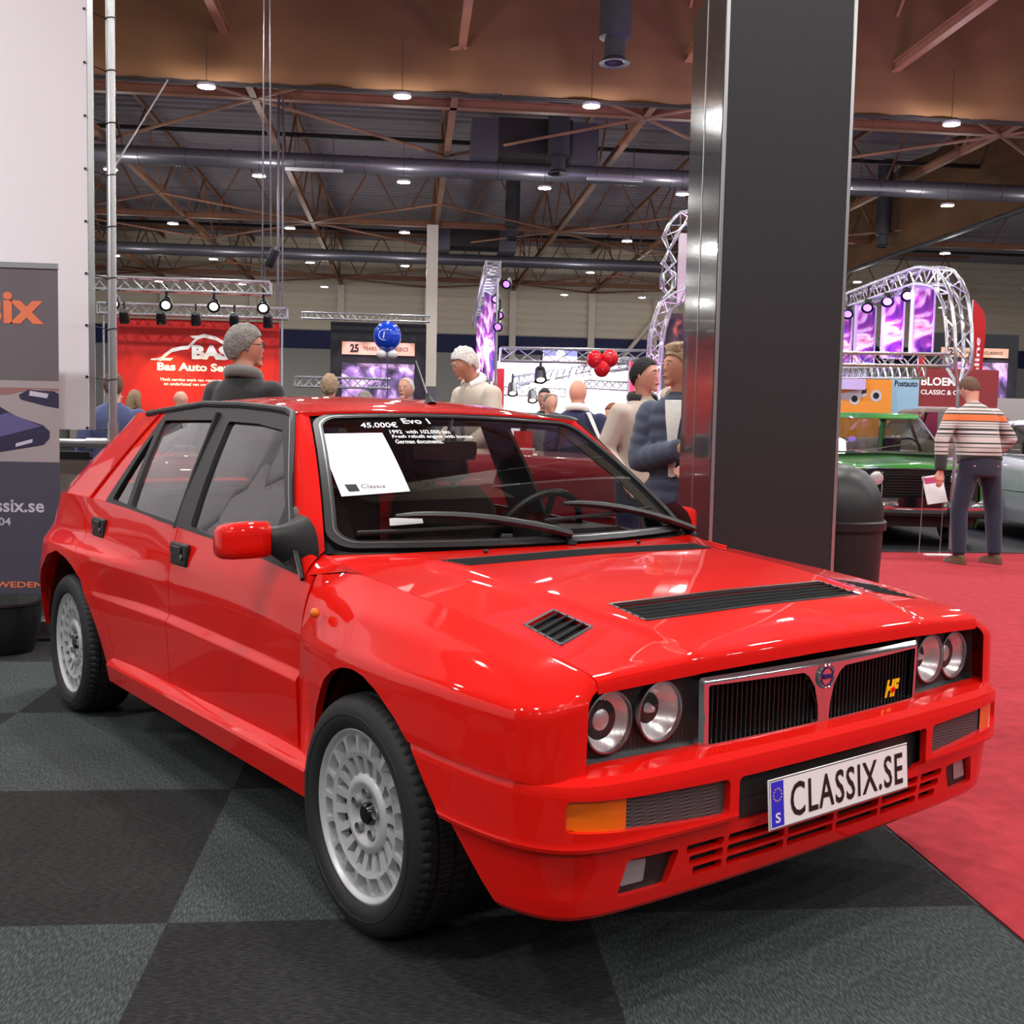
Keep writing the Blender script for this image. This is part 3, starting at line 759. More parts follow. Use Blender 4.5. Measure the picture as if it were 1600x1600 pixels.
# mirrors
def mirror(s):
    rings = []
    for k, (y, sx_, sz, cx, cz) in enumerate(((.800, .026, .040, -.595, .900), (.808, .036, .050, -.600, .902), (.85, .040, .052, -.606, .901), (.905, .040, .050, -.614, .898), (.932, .036, .046, -.617, .896), (.944, .022, .034, -.619, .895))):
        ring = []
        for q in range(24):
            a = 2*PI*q/24; ca, sa = math.cos(a), math.sin(a); n = 4.5
            r = (abs(ca)**n+abs(sa)**n)**(-1/n); ring.append((cx+sx_*r*ca, s*y, cz+sz*r*sa))
        rings.append(ring)
    b = MB(); b.loft(rings); mr = b.build('door_mirror', 'red_paint', car, ang=50)
    arm = []
    for t in np.linspace(0, 1, 8):
        y = .735+.070*t; cx, cz = -.515-.075*t, .880+.018*t; rx, rz = (.070*(1-t)**2+.030), (.052*(1-t)**1.5+.042-.004*t)
        arm.append([(cx+rx*math.cos(a), s*y, cz+rz*math.sin(a)) for a in np.linspace(0, 2*PI, 16, endpoint=False)])
    b = MB(); b.loft(arm)
    b.loft([[(x, s*(side_y(x, z)+o), z) for x, z in ((-.66, .850), (-.47, .830), (-.515, .895), (-.60, .985), (-.655, 1.0))] for o in (-.01, .012)])
    b.build('mirror_arm', 'black_trim', mr)
    b = MB(); b.box(-.650, s*.87, .898, .004, .115, .085); b.build('mirror_glass', 'chrome', mr)
mirror(-1); mirror(1)
# aerial at the front of the roof centre
b = MB(); b.lathe([(.022, 0), (.018, .012), (.010, .03), (.008, .045)], 16, Matrix.Translation((-1.03, .02, 1.306)) @ Matrix.Rotation(-.5, 4, 'Y')); ae = b.build('roof_aerial', 'black_trim', car)
b = MB(); b.tube((-1.045, .02, 1.335), (-1.13, .02, 1.465), .004, .002, 8); b.build('aerial_rod', 'satin_metal', ae)
# wipers
def wsp(u, v, o): return Vector(ws(np.array(u), np.array(v), o))
for (u0, v0, u1, v1, b0, b1, vb) in ((.075, .03, -.726, .150, -.88, -.05, .082), (.99, -.015, .143, .205, .0, .80, .13)):
    A = wsp(u0, v0, .02); Bq = wsp(u1, v1, .03)
    mid = wsp((u0*.45+u1*.55), (v0*.35+v1*.65)+.045, .045)
    pts = [A*(1-t)**2+mid*2*t*(1-t)+Bq*t*t for t in np.linspace(0, 1, 10)]
    b = MB(); b.path(pts, [.023, .024, .023, .022, .021, .020, .019, .018, .016, .009], 8, flat=.62); wp = b.build('wiper_arm', 'black_trim', car)
    p = [wsp(q, vb+(v1-vb)*.55*((q-b0)/(b1-b0)), .012) for q in np.linspace(b0, b1, 10)]
    b = MB(); b.path(p, .006, 6); b.build('wiper_blade', 'rubber', wp)
    b = MB(); b.lathe([(.018, 0), (.016, .012), (.006, .02)], 14, Matrix.Translation(A-Vector((-.01, 0, .03)))); b.build('wiper_spindle', 'black_trim', wp)
for y in (-.30, .30):
    b = MB(); b.ell((-.24, y, .878), (.008, .008, .006), 10, 6); b.build('washer_jet', 'black_trim', car)

# ---------------- papers and lettering on the screen
def ws_quad(name, m, q, off, parent=None):
    us = np.linspace(0, 1, 9); P = []; F = []
    for a in us:
        for c in us:
            p = (1-a)*(1-c)*np.array(q[0])+a*(1-c)*np.array(q[1])+a*c*np.array(q[2])+(1-a)*c*np.array(q[3]); P.append(tuple(ws(np.array(p[0]), np.array(p[1]), off)))
    for i in range(8):
        for j in range(8): F.append((i*9+j, (i+1)*9+j, (i+1)*9+j+1, i*9+j+1))
    return sheet_obj(name, P, F, m, car if parent is None else parent)
PAPERQ = [(-.955, .905), (-.62, .925), (-.50, .42), (-.86, .40)]
def ws_text(name, txt, u, v, w, h, slope=0, parent=None, m='marker', off=.0035, **k):
    V, F = text_geo(txt, 1.0, **k); xs = [a[0] for a in V]; ys = [a[1] for a in V]; x0, x1, y0, y1 = min(xs), max(xs), min(ys), max(ys)
    P = []
    for x, y in V:
        a = (x-x0)/(x1-x0); c = (y-y0)/(y1-y0)-.5
        P.append(tuple(ws(np.array(u+a*w), np.array(v+c*h+slope*a), off)))
    return sheet_obj(name, P, F, m, car if parent is None else parent)
# papers and handwriting on the screen
def settle(o, label=None): 
    if label: o['label'] = label
    return o
# things lying on / taped to the glass are things of their own; they live in the car's frame through this carrier transform
CARM = Matrix.Translation((.6073, 3.0229, 0)) @ Matrix.Rotation(CAR_A, 4, 'Z')
def free(o):
    o.parent = None; o.matrix_basis = CARM.copy(); return o
pp = free(ws_quad('price_sheet', 'white_sheet', [(-.985, .805), (-.607, .805), (-.60, .352), (-.915, .322)], .004))
tag(pp, 'large blank white paper sheet taped inside the red car windscreen', 'paper')
lg = ws_quad('sheet_picture', 'dash', [(-.895, .40), (-.842, .402), (-.832, .355), (-.880, .352)], .0055, pp)
lt = ws_text('sheet_logo', 'Classix', -.822, .388, .115, .028, parent=pp, m='satin_metal', off=.0056)
hw = ws_text('handwriting', 'Evo 1', -.437, .915, .185, .052, bold=.02)
for t_, u, v, w_, h_, sl_ in (('45.000€', -.715, .880, .235, .05, .0), ('1992  with 102.000 km', -.56, .815, .39, .034, 0), ('Fresh rebuilt engine with invoice', -.56, .770, .52, .036, 0), ('German documents.', -.556, .729, .29, .034, 0)):
    ws_text('handwriting', t_, u, v, w_, h_, sl_, bold=.015, shear=.15)
cd = free(ws_quad('display_card', 'white_sheet', [(-.722, .205), (-.575, .222), (-.580, .172), (-.728, .160)], -.012))
tag(cd, 'small white card lying on the dashboard of the red car', 'card')
# ---------------- interior
b = MB()
V, F = grid(np.linspace(-1, 1, 25), np.linspace(0, 1, 9))
P = [(-.33-.09*u*u-.30*v-.0, .69*u, .862+.02*math.sin(PI*v)-.01*v) for u, v in V]; b.add(P, F)
P = [(-.63-.09*u*u-.05*v, .69*u, .852-.25*v) for u, v in V]; b.add(P, F)
b.box(-.66, .36, .86, .16, .36, .06)
b.build('dashboard', 'dash', car)
b = MB(); SM = Matrix.Translation((-.83, .36, .845)) @ Matrix.Rotation(-1.05, 4, 'Y')
pts = [SM @ Vector((.185*math.cos(a), .185*math.sin(a), 0)) for a in np.linspace(0, 2*PI, 36, endpoint=False)]
b.path(pts, .014, 8, closed=True)
for a in (0.0, PI, -PI/2): b.tube(SM @ Vector((0, 0, -.02)), SM @ Vector((.18*math.sin(a+PI/2)*0+.18*math.cos(a+PI/2), .18*math.sin(a+PI/2), 0)), .014, .011, 8)
b.lathe([(.0, .0), (.05, 0), (.055, -.03)], 20, SM); b.tube(SM @ Vector((0, 0, -.02)), (-.62, .36, .76), .03, .03, 10)
b.build('steering_wheel', 'black_trim', car)
def seat(y, x=-1.28):
    b = MB()
    def rr(cx, cy, w, d, n=16, e=3.0):
        o = []
        for q in range(n):
            a = 2*PI*q/n; c, s = math.cos(a), math.sin(a); r = (abs(c)**e+abs(s)**e)**(-1/e); o.append((cx+d*r*c, cy+w*r*s))
        return o
    b.loft([[(px, py, z) for px, py in rr(x+.20, y, .24*k, .25*k)] for z, k in ((.36, .9), (.40, 1), (.50, 1), (.535, .9))])
    b.loft([[(px-(z-.5)*.28, py, z) for px, py in rr(x-.03, y, w, .065*k)] for z, w, k in ((.48, .22, 1), (.60, .26, 1.2), (.78, .27, 1.1), (.92, .24, 1), (.99, .18, .8))])
    o = b.build('front_seat', 'seat_cloth', car, ang=60)
    b = MB(); b.loft([[(px-(z-.5)*.28, py, z) for px, py in rr(x-.03, y, w, .05*k)] for z, w, k in ((1.01, .10, .8), (1.03, .135, 1.1), (1.10, .14, 1.2), (1.15, .13, 1.1), (1.17, .10, .8))])
    b.tube((x-.16, y-.05, .97), (x-.18, y-.05, 1.03), .007); b.tube((x-.16, y+.05, .97), (x-.18, y+.05, 1.03), .007)
    b.build('head_restraint', 'black_trim', car, ang=60)
seat(-.35); seat(.35)
b = MB(); b.box(-2.05, 0, .50, .5, 1.2, .2); b.loft([[(-2.22-k, -.6, .5), (-2.22-k, .6, .5), (-2.34-k*0, .6, .5), (-2.34, -.6, .5)], [(-2.36, -.58, .92), (-2.36, .58, .92), (-2.46, .58, .92), (-2.46, -.58, .92)]]) if False else b.box(-2.36, 0, .72, .14, 1.16, .44)
b.build('rear_seat', 'seat_cloth', car, bevel=.03)
b = MB(); b.box(-1.3, 0, .30, 2.2, 1.40, .03); b.build('cabin_floor', 'black_matte', car)
V, F = grid(np.linspace(-2.34, -.90, 20), np.linspace(-.96, .96, 13)); P = roof(V[:, 0], V[:, 1]); P[:, 2] -= .025; sheet_obj('roof_lining', P, F, 'beige_trim', car)
for s in (-1, 1):
    b = MB(); b.box(-1.25, s*.72, .70, 1.75, .03, .30); b.add([(x, s*(side_y(x, z)-.035), z) for x, z in ((-2.2, .86), (-2.62, .92), (-2.42, 1.13), (-2.22, 1.245), (-2.0, 1.25))], [(0, 1, 2, 3, 4)]); b.build('door_card', 'black_matte', car)
    b = MB(); b.path([(-1.40, s*.735, .85), (-1.42, s*.66, 1.05), (-1.44, s*.575, 1.25)], [.05, .045, .04], 6, flat=.4); b.build('centre_pillar', 'black_matte', car)
    b = MB(); b.path([wsp(s*.97, v, -.03) for v in (0, .5, 1)], .022, 6); b.build('pillar_trim', 'beige_trim' if s > 0 else 'black_matte', car)
# sun visor + mirror
b = MB(); c0 = Vector(ws(np.array(-.17), np.array(.79), -.06)); MM = Matrix.Translation(c0) @ Matrix.Rotation(.15, 4, 'Y')
b.loft([[MM @ Vector((x, y, z)) for y, z in [(-.115+.0*k, -.03), (.115, -.03), (.12, .0), (.115, .03), (-.115, .03), (-.12, 0)]] for k, x in enumerate((-.012, .012))])
b.tube(c0+Vector((0, 0, .0)), wsp(-.05, .96, -.005), .008); b.build('rear_view_mirror', 'black_trim', car)

# ---------------- wheels
def wheel_proto():
    # local: axle along y, outside face towards -y
    nr, na = 46, 18*22
    RS = 1.03
    V, F = grid(np.linspace(.026, .2035, nr), np.linspace(0, 2*PI, na+1))
    n = 18; pit = 2*PI/n
    r, th = V[:, 0], V[:, 1]; loc_ = (np.mod(th, pit)-pit/2)
    # outer pockets
    V, F = clip(V, F, rbox(np.stack([V[:, 0]-.1655, (np.mod(V[:, 1], pit)-pit/2)*.1655*(1-.0*(V[:, 0]-.1655))], -1), 0, 0, .0195, .0228, .008))
    # inner slots (wedge)
    def slot(V):
        rr_ = V[:, 0]; a = (np.mod(V[:, 1]+pit/2, pit)-pit/2)*rr_
        half = .0068+(rr_-.092)*.16
        q = np.maximum(np.abs(a)-half, np.abs(rr_-.1145)-.0215); return q
    V, F = clip(V, F, slot(V))
    for k in range(5):
        a = 2*PI*k/5+.3; V, F = clip(V, F, np.hypot(V[:, 0]*np.cos(V[:, 1])-.052*math.cos(a), V[:, 0]*np.sin(V[:, 1])-.052*math.sin(a))-.0125)
    yv = np.interp(V[:, 0], [.026, .045, .075, .088, .095, .138, .146, .186, .190, .196, .200, .2035], [.030, .026, .012, .016, .022, .012, .009, .010, .009, .001, -.001, .0])
    P = np.stack([RS*V[:, 0]*np.cos(V[:, 1]), yv, RS*V[:, 0]*np.sin(V[:, 1])], -1)
    # which boundary vertices belong to holes: all except outermost/innermost radius and the seam
    sel = (V[:, 0] < .199) & (V[:, 0] > .028) & (V[:, 1] > 1e-4) & (V[:, 1] < 2*PI-1e-4)
    Pq, Fq = rim(P, F, (0, .024, 0), sel)
    b = MB(); b.add(Pq, Fq); wh = b.build('wheel', 'alloy', car, ang=40)
    RX = Matrix.Rotation(-PI/2, 4, 'X') @ Matrix.Diagonal((RS, RS, 1, 1))   # lathe z -> +y (inboard)
    b = MB(); b.lathe([(.2035, 0), (.2045, .006), (.198, .014), (.188, .03), (.180, .06), (.178, .17), (.20, .19)], 64, RX)
    b.lathe([(.139, .034), (.146, .036)], 64, RX); b.build('rim_barrel', 'alloy_in', wh, ang=50)
    b = MB(); b.lathe([(.186, .040), (.142, .036)], 64, RX); b.build('pocket_floor', 'alloy', wh)
    b = MB(); b.lathe([(.13, .075), (.05, .075), (.05, .03)], 40, RX)
    for k in range(5):
        a = 2*PI*k/5+.3; c = Matrix.Translation((.052*math.cos(a), 0, .052*math.sin(a))) @ RX
        b.lathe([(.0125, .012), (.0125, .042), (.0, .042)], 14, c); b.lathe([(.008, .04), (.008, .028), (0, .026)], 6, c)
    b.build('brake_disc', 'alloy_in', wh)
    b = MB(); b.lathe([(.0005, .012), (.020, .013), (.026, .018), (.028, .024), (.028, .034)], 24, RX); b.build('hub_cap', 'black_gloss', wh)
    RX = Matrix.Rotation(-PI/2, 4, 'X'); prof = [(.2095, .003), (.210, -.004), (.216, -.010), (.232, -.0155), (.243, -.0155), (.2435, -.017), (.2465, -.017), (.247, -.0155), (.255, -.015), (.270, -.010), (.281, -.001), (.287, .009), (.2895, .018), (.2905, .034), (.284, .036), (.284, .042), (.291, .044), (.2915, .078), (.285, .080), (.285, .086), (.2915, .088), (.2915, .122), (.285, .124), (.285, .130), (.291, .132), (.290, .156), (.287, .168), (.278, .180), (.25, .192), (.225, .192), (.209, .18)]
    b = MB(); b.lathe(prof, 288, RX)
    for i, v in enumerate(b.V):
        r = math.hypot(v[0], v[2])
        if r > .2805 and .008 < v[1] < .172 and (i % 288+int(abs(v[1]-.09)*60)) % 4 == 0: b.V[i] = (v[0]*(1-.0045/r), v[1], v[2]*(1-.0045/r))
    b.build('tyre', 'tyre', wh, ang=28)
    return wh
wp0 = wheel_proto()
spots = [(0, -.838, 0), (-2.48, -.822, 0), (0, .838, PI), (-2.48, .822, PI)]
for i, (x, y, a) in enumerate(spots):
    o = wp0 if i == 0 else copy_tree(wp0, car)
    o.location = (x, y, .289); o.rotation_euler = (0, .12*i, 0) if a == 0 else (0, 0, a)
# ================================================================= HALL (frame: x right, y into the hall, z up)
def carpet_mat():
    m = mat('carpet', (.15, .16, .16), rough=.95, spec=.15); nt = m.node_tree; b = nt.nodes['Principled BSDF']
    tc = nt.nodes.new('ShaderNodeTexCoord'); mp = nt.nodes.new('ShaderNodeMapping')
    mp.inputs['Location'].default_value = (.57/1.04, -.65, .5); mp.inputs['Scale'].default_value = (1/1.04, 1.0, 1)
    nt.links.new(tc.outputs['Object'], mp.inputs[0])
    ck = nt.nodes.new('ShaderNodeTexChecker'); ck.inputs['Scale'].default_value = 1.0
    ck.inputs['Color1'].default_value = (*lin((.150, .150, .149)), 1); ck.inputs['Color2'].default_value = (*lin((.226, .245, .246)), 1)
    nt.links.new(mp.outputs[0], ck.inputs[0])
    # fibres: stretched noise, oriented differently on the two tile colours
    mps = []
    for sc in ((260, 45, 1), (45, 260, 1)):
        q = nt.nodes.new('ShaderNodeMapping'); q.inputs['Scale'].default_value = sc; q.inputs['Rotation'].default_value = (0, 0, .35)
        nt.links.new(tc.outputs['Object'], q.inputs[0]); n = nt.nodes.new('ShaderNodeTexNoise'); n.inputs['Scale'].default_value = 1; n.inputs['Detail'].default_value = 3
        nt.links.new(q.outputs[0], n.inputs[0]); mps.append(n)
    mxf = nt.nodes.new('ShaderNodeMix'); mxf.data_type = 'FLOAT'; nt.links.new(ck.outputs['Fac'], mxf.inputs[0]); nt.links.new(mps[0].outputs[0], mxf.inputs[2]); nt.links.new(mps[1].outputs[0], mxf.inputs[3])
    big = nt.nodes.new('ShaderNodeTexNoise'); big.inputs['Scale'].default_value = 3; big.inputs['Detail'].default_value = 3; nt.links.new(tc.outputs['Object'], big.inputs[0])
    r = nt.nodes.new('ShaderNodeMapRange'); r.inputs[1].default_value = .42; r.inputs[2].default_value = .74; r.inputs[3].default_value = .72; r.inputs[4].default_value = 2.3
    nt.links.new(mxf.outputs[0], r.inputs[0])
    r2 = nt.nodes.new('ShaderNodeMapRange'); r2.inputs[1].default_value = .3; r2.inputs[2].default_value = .7; r2.inputs[3].default_value = .88; r2.inputs[4].default_value = 1.12; nt.links.new(big.outputs[0], r2.inputs[0])
    f = mth(nt, 'MULTIPLY', r.outputs[0], r2.outputs[0])
    v = nt.nodes.new('ShaderNodeVectorMath'); v.operation = 'SCALE'; nt.links.new(ck.outputs['Color'], v.inputs[0]); nt.links.new(f, v.inputs['Scale'])
    nt.links.new(v.outputs[0], b.inputs['Base Color'])
    bp = nt.nodes.new('ShaderNodeBump'); bp.inputs['Strength'].default_value = .5; bp.inputs['Distance'].default_value = .004
    nt.links.new(mxf.outputs[0], bp.inputs['Height']); nt.links.new(bp.outputs[0], b.inputs['Normal'])
carpet_mat()
mat('red_carpet', (.62, .195, .225), rough=.95, spec=.1, var=.16, bscale=14, bump=.25)
mat('roof_deck', (.60, .56, .58), rough=.75)
b = MB(); b.box(0, 22, -.05, 90, 84, .1); struct(b.build('floor', 'carpet'))
b = MB(); b.box(9.26, 3.2, .002, 15.48, 16.0, .004); struct(b.build('trim_1', 'red_carpet'))
# roof deck: corrugated
b = MB(); ys = np.arange(-18, 61, .28)
pr = []
for i, y in enumerate(ys): pr += [(y, 11.25 if i % 2 else 11.35), (y+.20, 11.25 if i % 2 else 11.35)]
b.loft([[(-32, y, z) for y, z in pr], [(40, y, z) for y, z in pr]], cap=False, closed=False); struct(b.build('ceiling', 'roof_deck', smooth=False))
# lamps
mat('lamp_glow', (1, 1, 1), emit=(1, 1, .99), es=60); mat('lamp_body', (.75, .75, .76), rough=.4)
mat('steel_brown', (.56, .38, .28), rough=.6, var=.2, bscale=1.5); mat('steel_dark', (.16, .13, .13), rough=.6)
mat('baffle_cloth', (.43, .30, .18), rough=.9, var=.12, bscale=.5)
mat('duct', (.42, .41, .44), rough=.35, metal=.6); mat('duct_dark', (.22, .22, .24), rough=.6)
mat('wall_cream', (.92, .87, .78), rough=.7); mat('wall_blue', (.17, .18, .36), rough=.7); mat('wall_grey', (.68, .67, .65), rough=.8)
mat('column_cream', (.93, .88, .82), rough=.5); mat('column_grey', (.42, .40, .45), rough=.6)
mat('truss_alu', (.82, .83, .85), rough=.25, metal=.85)
mat('white_fabric', (.95, .935, .95), rough=.8); mat('alu', (.80, .80, .80), rough=.28, metal=.9)
mat('clad_black', (.145, .15, .16), rough=.45, coat=.12); mat('clad_side', (.22, .22, .225), rough=.12, coat=.6)
mat('white_wall', (.90, .89, .90), rough=.6)
def lamp_proto():
    t = empty('high_bay_lamp', (0, 0, 7.7), 0)
    b = MB(); b.lathe([(.0005, -.06), (.165, -.06)], 24); b.build('lamp_diffuser', 'lamp_glow', t)
    b = MB(); b.lathe([(.168, -.062), (.18, -.04), (.175, -.01), (.08, .01), (0, .02)], 24); b.build('lamp_housing', 'lamp_body', t, ang=50)
    b = MB(); b.tube((0, 0, 0), (0, 0, 1.08), .006, n=5); b.build('lamp_rod', 'steel_dark', t)
    l = bpy.data.lights.new('lamp_light', 'AREA'); l.shape = 'DISK'; l.size = .33; l.energy = LAMP_W; l.color = (1, .985, .96); l.spread = math.radians(150)
    lo = bpy.data.objects.new('lamp_light', l); COL.objects.link(lo); lo.parent = t; lo.location = (0, 0, -.075)
    l = bpy.data.lights.new('lamp_side_glow', 'POINT'); l.shadow_soft_size = .1; l.energy = LAMP_W*.62; l.color = (1, .985, .96)
    lo = bpy.data.objects.new('lamp_side_glow', l); COL.objects.link(lo); lo.parent = t; lo.location = (0, 0, -.24)
    return t
LP = lamp_proto()
missing = {(2, 1), (2, 3), (3, 1), (3, 3), (4, -0), (4, 1)}
k = 0; vis = {}; ORD = ['first', 'second', 'third', 'fourth', 'fifth', 'sixth', 'seventh', 'eighth', 'ninth', 'tenth', 'eleventh']
for j in range(-4, 5):
    for i in range(-3, 8):
        if (j, i) in missing or (j > 1 and i == 6): continue
        o = LP if k == 0 else copy_tree(LP); k += 1
        x, y = -.20+3.72*i, 21.8+7.4*j; o.location = (x, y, 7.7)
        px = 800+1700*(x*.9953-y*.095+6.5*.021)/(y*.9926+x*.096-6.5*.0745); seen = j >= 0 and (140 < px < 1072 or 1316 < px < 1600)
        if seen:
            vis[j] = vis.get(j, 0)+1
            tag(o, 'round white high bay lamp, %s from the left in the %s row' % (ORD[vis[j]-1], ('nearest', 'second', 'third', 'fourth', 'farthest')[j]), 'ceiling light', 'high bay lamps under the hall roof')
        else: tag(o, 'round white high bay lamp hanging overhead out of the picture', 'ceiling light', 'high bay lamps out of the picture')

# ---- roof steelwork
BX = [-17.6, -12.95, -8.3, -3.67, .97, 5.6, 9.95, 14.6, 19.25]
def ibeam(b, p0, p1, w=.16, h=.20):
    p0, p1 = Vector(p0), Vector(p1); t = (p1-p0).normalized(); s = t.cross(Vector((0, 0, 1)))
    if s.length < .1: s = Vector((1, 0, 0))
    s.normalize(); u = s.cross(t)
    pr = [(-w/2, 0), (w/2, 0), (w/2, .02), (.012, .02), (.012, h-.02), (w/2, h-.02), (w/2, h), (-w/2, h), (-w/2, h-.02), (-.012, h-.02), (-.012, .02), (-w/2, .02)]
    b.loft([[p+s*x+u*y for x, y in pr] for p in (p0, p1)])
for ib, x in enumerate(BX):   # trusses running into the hall
    b = MB(); ibeam(b, (x, 4, 8.8), (x, 60, 8.8)); ibeam(b, (x, 4, 11.0), (x, 60, 11.0), .12, .14)
    y = 4.
    while y < 59:
        b.tube((x, y, 8.95), (x, y+2.4, 11.0), .035, n=5, caps=False); b.tube((x, y+2.4, 11.0), (x, y+4.8, 8.95), .035, n=5, caps=False); y += 4.9
    o = b.build('roof_truss', 'steel_brown'); tag(o, 'brown steel roof truss running towards the far wall, %s from the left' % ORD[ib], 'roof beam', 'lengthwise brown roof trusses')
for n_, y in (('nearest', 11.3), ('second', 26.5), ('third', 41.8), ('farthest', 57.0)):
    b = MB(); ibeam(b, (-24, y, 8.8), (30, y, 8.8), .20, .22); ibeam(b, (-24, y, 11.0), (30, y, 11.0), .12, .14)
    x = -23.5
    while x < 29:
        b.tube((x, y, 8.95), (x+1.15, y, 11.0), .035, n=5, caps=False); b.tube((x+1.15, y, 11.0), (x+2.3, y, 8.95), .035, n=5, caps=False); x += 2.32
    o = b.build('cross_truss', 'steel_brown'); tag(o, 'brown steel cross truss spanning the hall, the %s one from the camera' % n_, 'roof beam')
    b = MB()
    for i, x in enumerate(BX[:-1]):
        if (i % 2) == 0 or y < 20 or True:
            x1 = BX[i+1]
            for dy in (-4.2, 2.6 if y > 50 else 4.6):
                if i % 2: b.tube((x, y, 8.82), (x1, y+dy, 8.82), .045, n=5, caps=False)
                else: b.tube((x1, y, 8.82), (x, y+dy, 8.82), .045, n=5, caps=False)
    o = b.build('wind_bracing', 'steel_brown'); tag(o, 'brown diagonal bracing bars fanning from the %s cross truss' % n_, 'roof brace')
for y in (16.5, 34, 49.5):
    b = MB(); ibeam(b, (-24, y, 9.9), (30, y, 9.9), .10, .12); o = b.build('purlin', 'steel_dark'); tag(o, 'thin dark roof bar at %s distance between two cross trusses' % {16.5: 'short', 34: 'middle', 49.5: 'long'}[y], 'roof beam')
# ---- fabric baffles
b = MB(); xs = np.linspace(-26, 30, 240)
zb = 7.93
def wav(x, z): return .16*math.sin(x*1.7+math.sin(x*.6)*2)*(.3+.7*(z-zb)/3.4)+.05*math.sin(x*5+z*2)
b.loft([[(x, 22.4+wav(x, z), z+(.02*math.sin(x*.7) if z < 8 else 0)) for x in xs] for z in np.linspace(zb, 11.2, 10)], cap=False, closed=False)
o = b.build('fabric_baffle', 'baffle_cloth', ang=80, thick=.02); tag(o, 'wide brown fabric curtain hanging across the hall roof above the lamps', 'curtain')
b = MB(); ibeam(b, (-26, 22.38, 7.86), (30, 22.38, 7.86), .06, .06); b.build('hem_bar', 'steel_dark', o)
b = MB(); ys = np.linspace(23, 59.7, 160)
b.loft([[(18.0+.12*math.sin(y*1.9), y, z) for y in ys] for z in (8.1, 9.2, 10.3, 11.2)], cap=False, closed=False)
o = b.build('fabric_baffle', 'baffle_cloth', ang=80, thick=.02); tag(o, 'brown fabric curtain running lengthwise along the right side of the roof', 'curtain')
b = MB(); b.tube((18.0, 23, 8.06), (18.0, 59.6, 8.06), .09, n=8); b.build('hem_pipe', 'duct_dark', o)
# ---- ducts
for n_, y, r in (('nearer', 30.3, .24), ('farther', 46.2, .24)):
    b = MB()
    for x in np.arange(-24, 17.5, 1.2): b.tube((x, y, 8.3), (x+1.17, y, 8.3), r, n=14, caps=False); b.tube((x+1.15, y, 8.3), (x+1.21, y, 8.3), r+.02, n=14)
    o = b.build('ventilation_pipe', 'duct'); tag(o, 'long grey round ventilation pipe across the hall, the %s of two' % n_, 'duct')
for lb, x, y, z, r in (('large grey vertical air duct hanging in front of the brown curtain', 3.63, 20.0, 7.88, .29), ('grey vertical air duct just behind the brown curtain edge', 3.84, 29.0, 7.98, .29), ('grey vertical air duct further back, left of the second one', 3.76, 41.0, 8.3, .27),
                    ('grey vertical air duct by the brown side curtain on the right', 20.4-3.2, 39, 8.2, .27), ('far grey vertical air duct beside the black pillar', 17.2, 48, 8.25, .27)):
    b = MB(); b.lathe([(r*.62, .02), (r*.95, 0), (r*.98, .02), (r*.66, .10), (r*.66, .42), (r*1.0, .46), (r*1.0, 3.2)], 24, Matrix.Translation((x, y, z))); o = b.build('air_duct', 'duct_dark', ang=30); tag(o, lb, 'duct')
    b = MB(); b.lathe([(r*.6, .03), (r*.3, .10), (0, .12)], 20, Matrix.Translation((x, y, z))); b.build('nozzle', 'steel_dark', o)
for lb, x, y in (('black air handling box hung under the roof in the middle bay', 3.3, 30.2), ('small black air handling box hung under the roof far away', 2.6, 45.5)):
    b = MB(); b.box(x, y, 9.1, 2.0, 1.2, .9); o = b.build('air_handler', 'steel_dark'); tag(o, lb, 'air handler')
    b = MB(); b.box(x-1.35, y, 9.0, .7, 1.2, 1.0); b.build('side_louvre', 'duct', o); b = MB(); b.box(x+1.35, y, 9.0, .7, 1.2, 1.0); b.build('side_louvre', 'duct', o)
for lb, x, y in (('left', -2.55, 29.6), ('middle', 5.4, 29.2), ('right', 12.6, 29)):
    b = MB(); b.box(x, y, 7.95, 1.5, .12, .06); o = b.build('strip_light_fitting', 'lamp_body'); tag(o, 'slim grey strip light fitting under the near ventilation pipe, the %s one' % lb, 'light fitting')
    b = MB(); b.tube((x-.5, y, 8.0), (x-.5, y, 8.85), .01, n=5); b.tube((x+.5, y, 8.0), (x+.5, y, 8.85), .01, n=5); b.build('hanger_rod', 'steel_dark', o)
# ---- far wall
b = MB(); pr = []
z = 6.4
while z < 11.3: pr += [(60.0, z), (59.93, z+.06), (59.93, z+.34), (60.0, z+.40)]; z += .42
b.loft([[(-34, y, z) for y, z in pr], [(45, y, z) for y, z in pr]], cap=False, closed=False); struct(b.build('wall_back', 'wall_cream', smooth=False))
b = MB(); b.box(5, 60.1, 5.9, 80, .2, 1.0); struct(b.build('trim_2', 'wall_blue'))
b = MB(); b.box(5, 60.1, 2.7, 80, .2, 5.4); struct(b.build('wall_back_lower', 'wall_grey'))
for i, x in enumerate(BX):
    b = MB(); b.box(x, 59.75, 4.4, .35, .3, 8.8); o = b.build('wall_post', 'column_cream'); tag(o, 'pale steel post against the far hall wall, %s from the left' % ORD[i], 'post', 'pale posts along the far wall')
for ib, x in enumerate((13.5, 17.5, 21.5, 25.5)):
    b = MB(); b.tube((x-1.9, 59.6, 5.2), (x, 59.6, 7.6), .12, n=6); b.tube((x, 59.6, 7.6), (x+1.9, 59.6, 5.2), .12, n=6); b.tube((x, 59.6, 5.2), (x, 59.6, 8.6), .14, n=6)
    o = b.build('wall_brace', 'column_cream'); tag(o, 'pale arrow shaped brace on the far wall, %s from the left' % ORD[ib], 'brace', 'pale braces on the far wall')
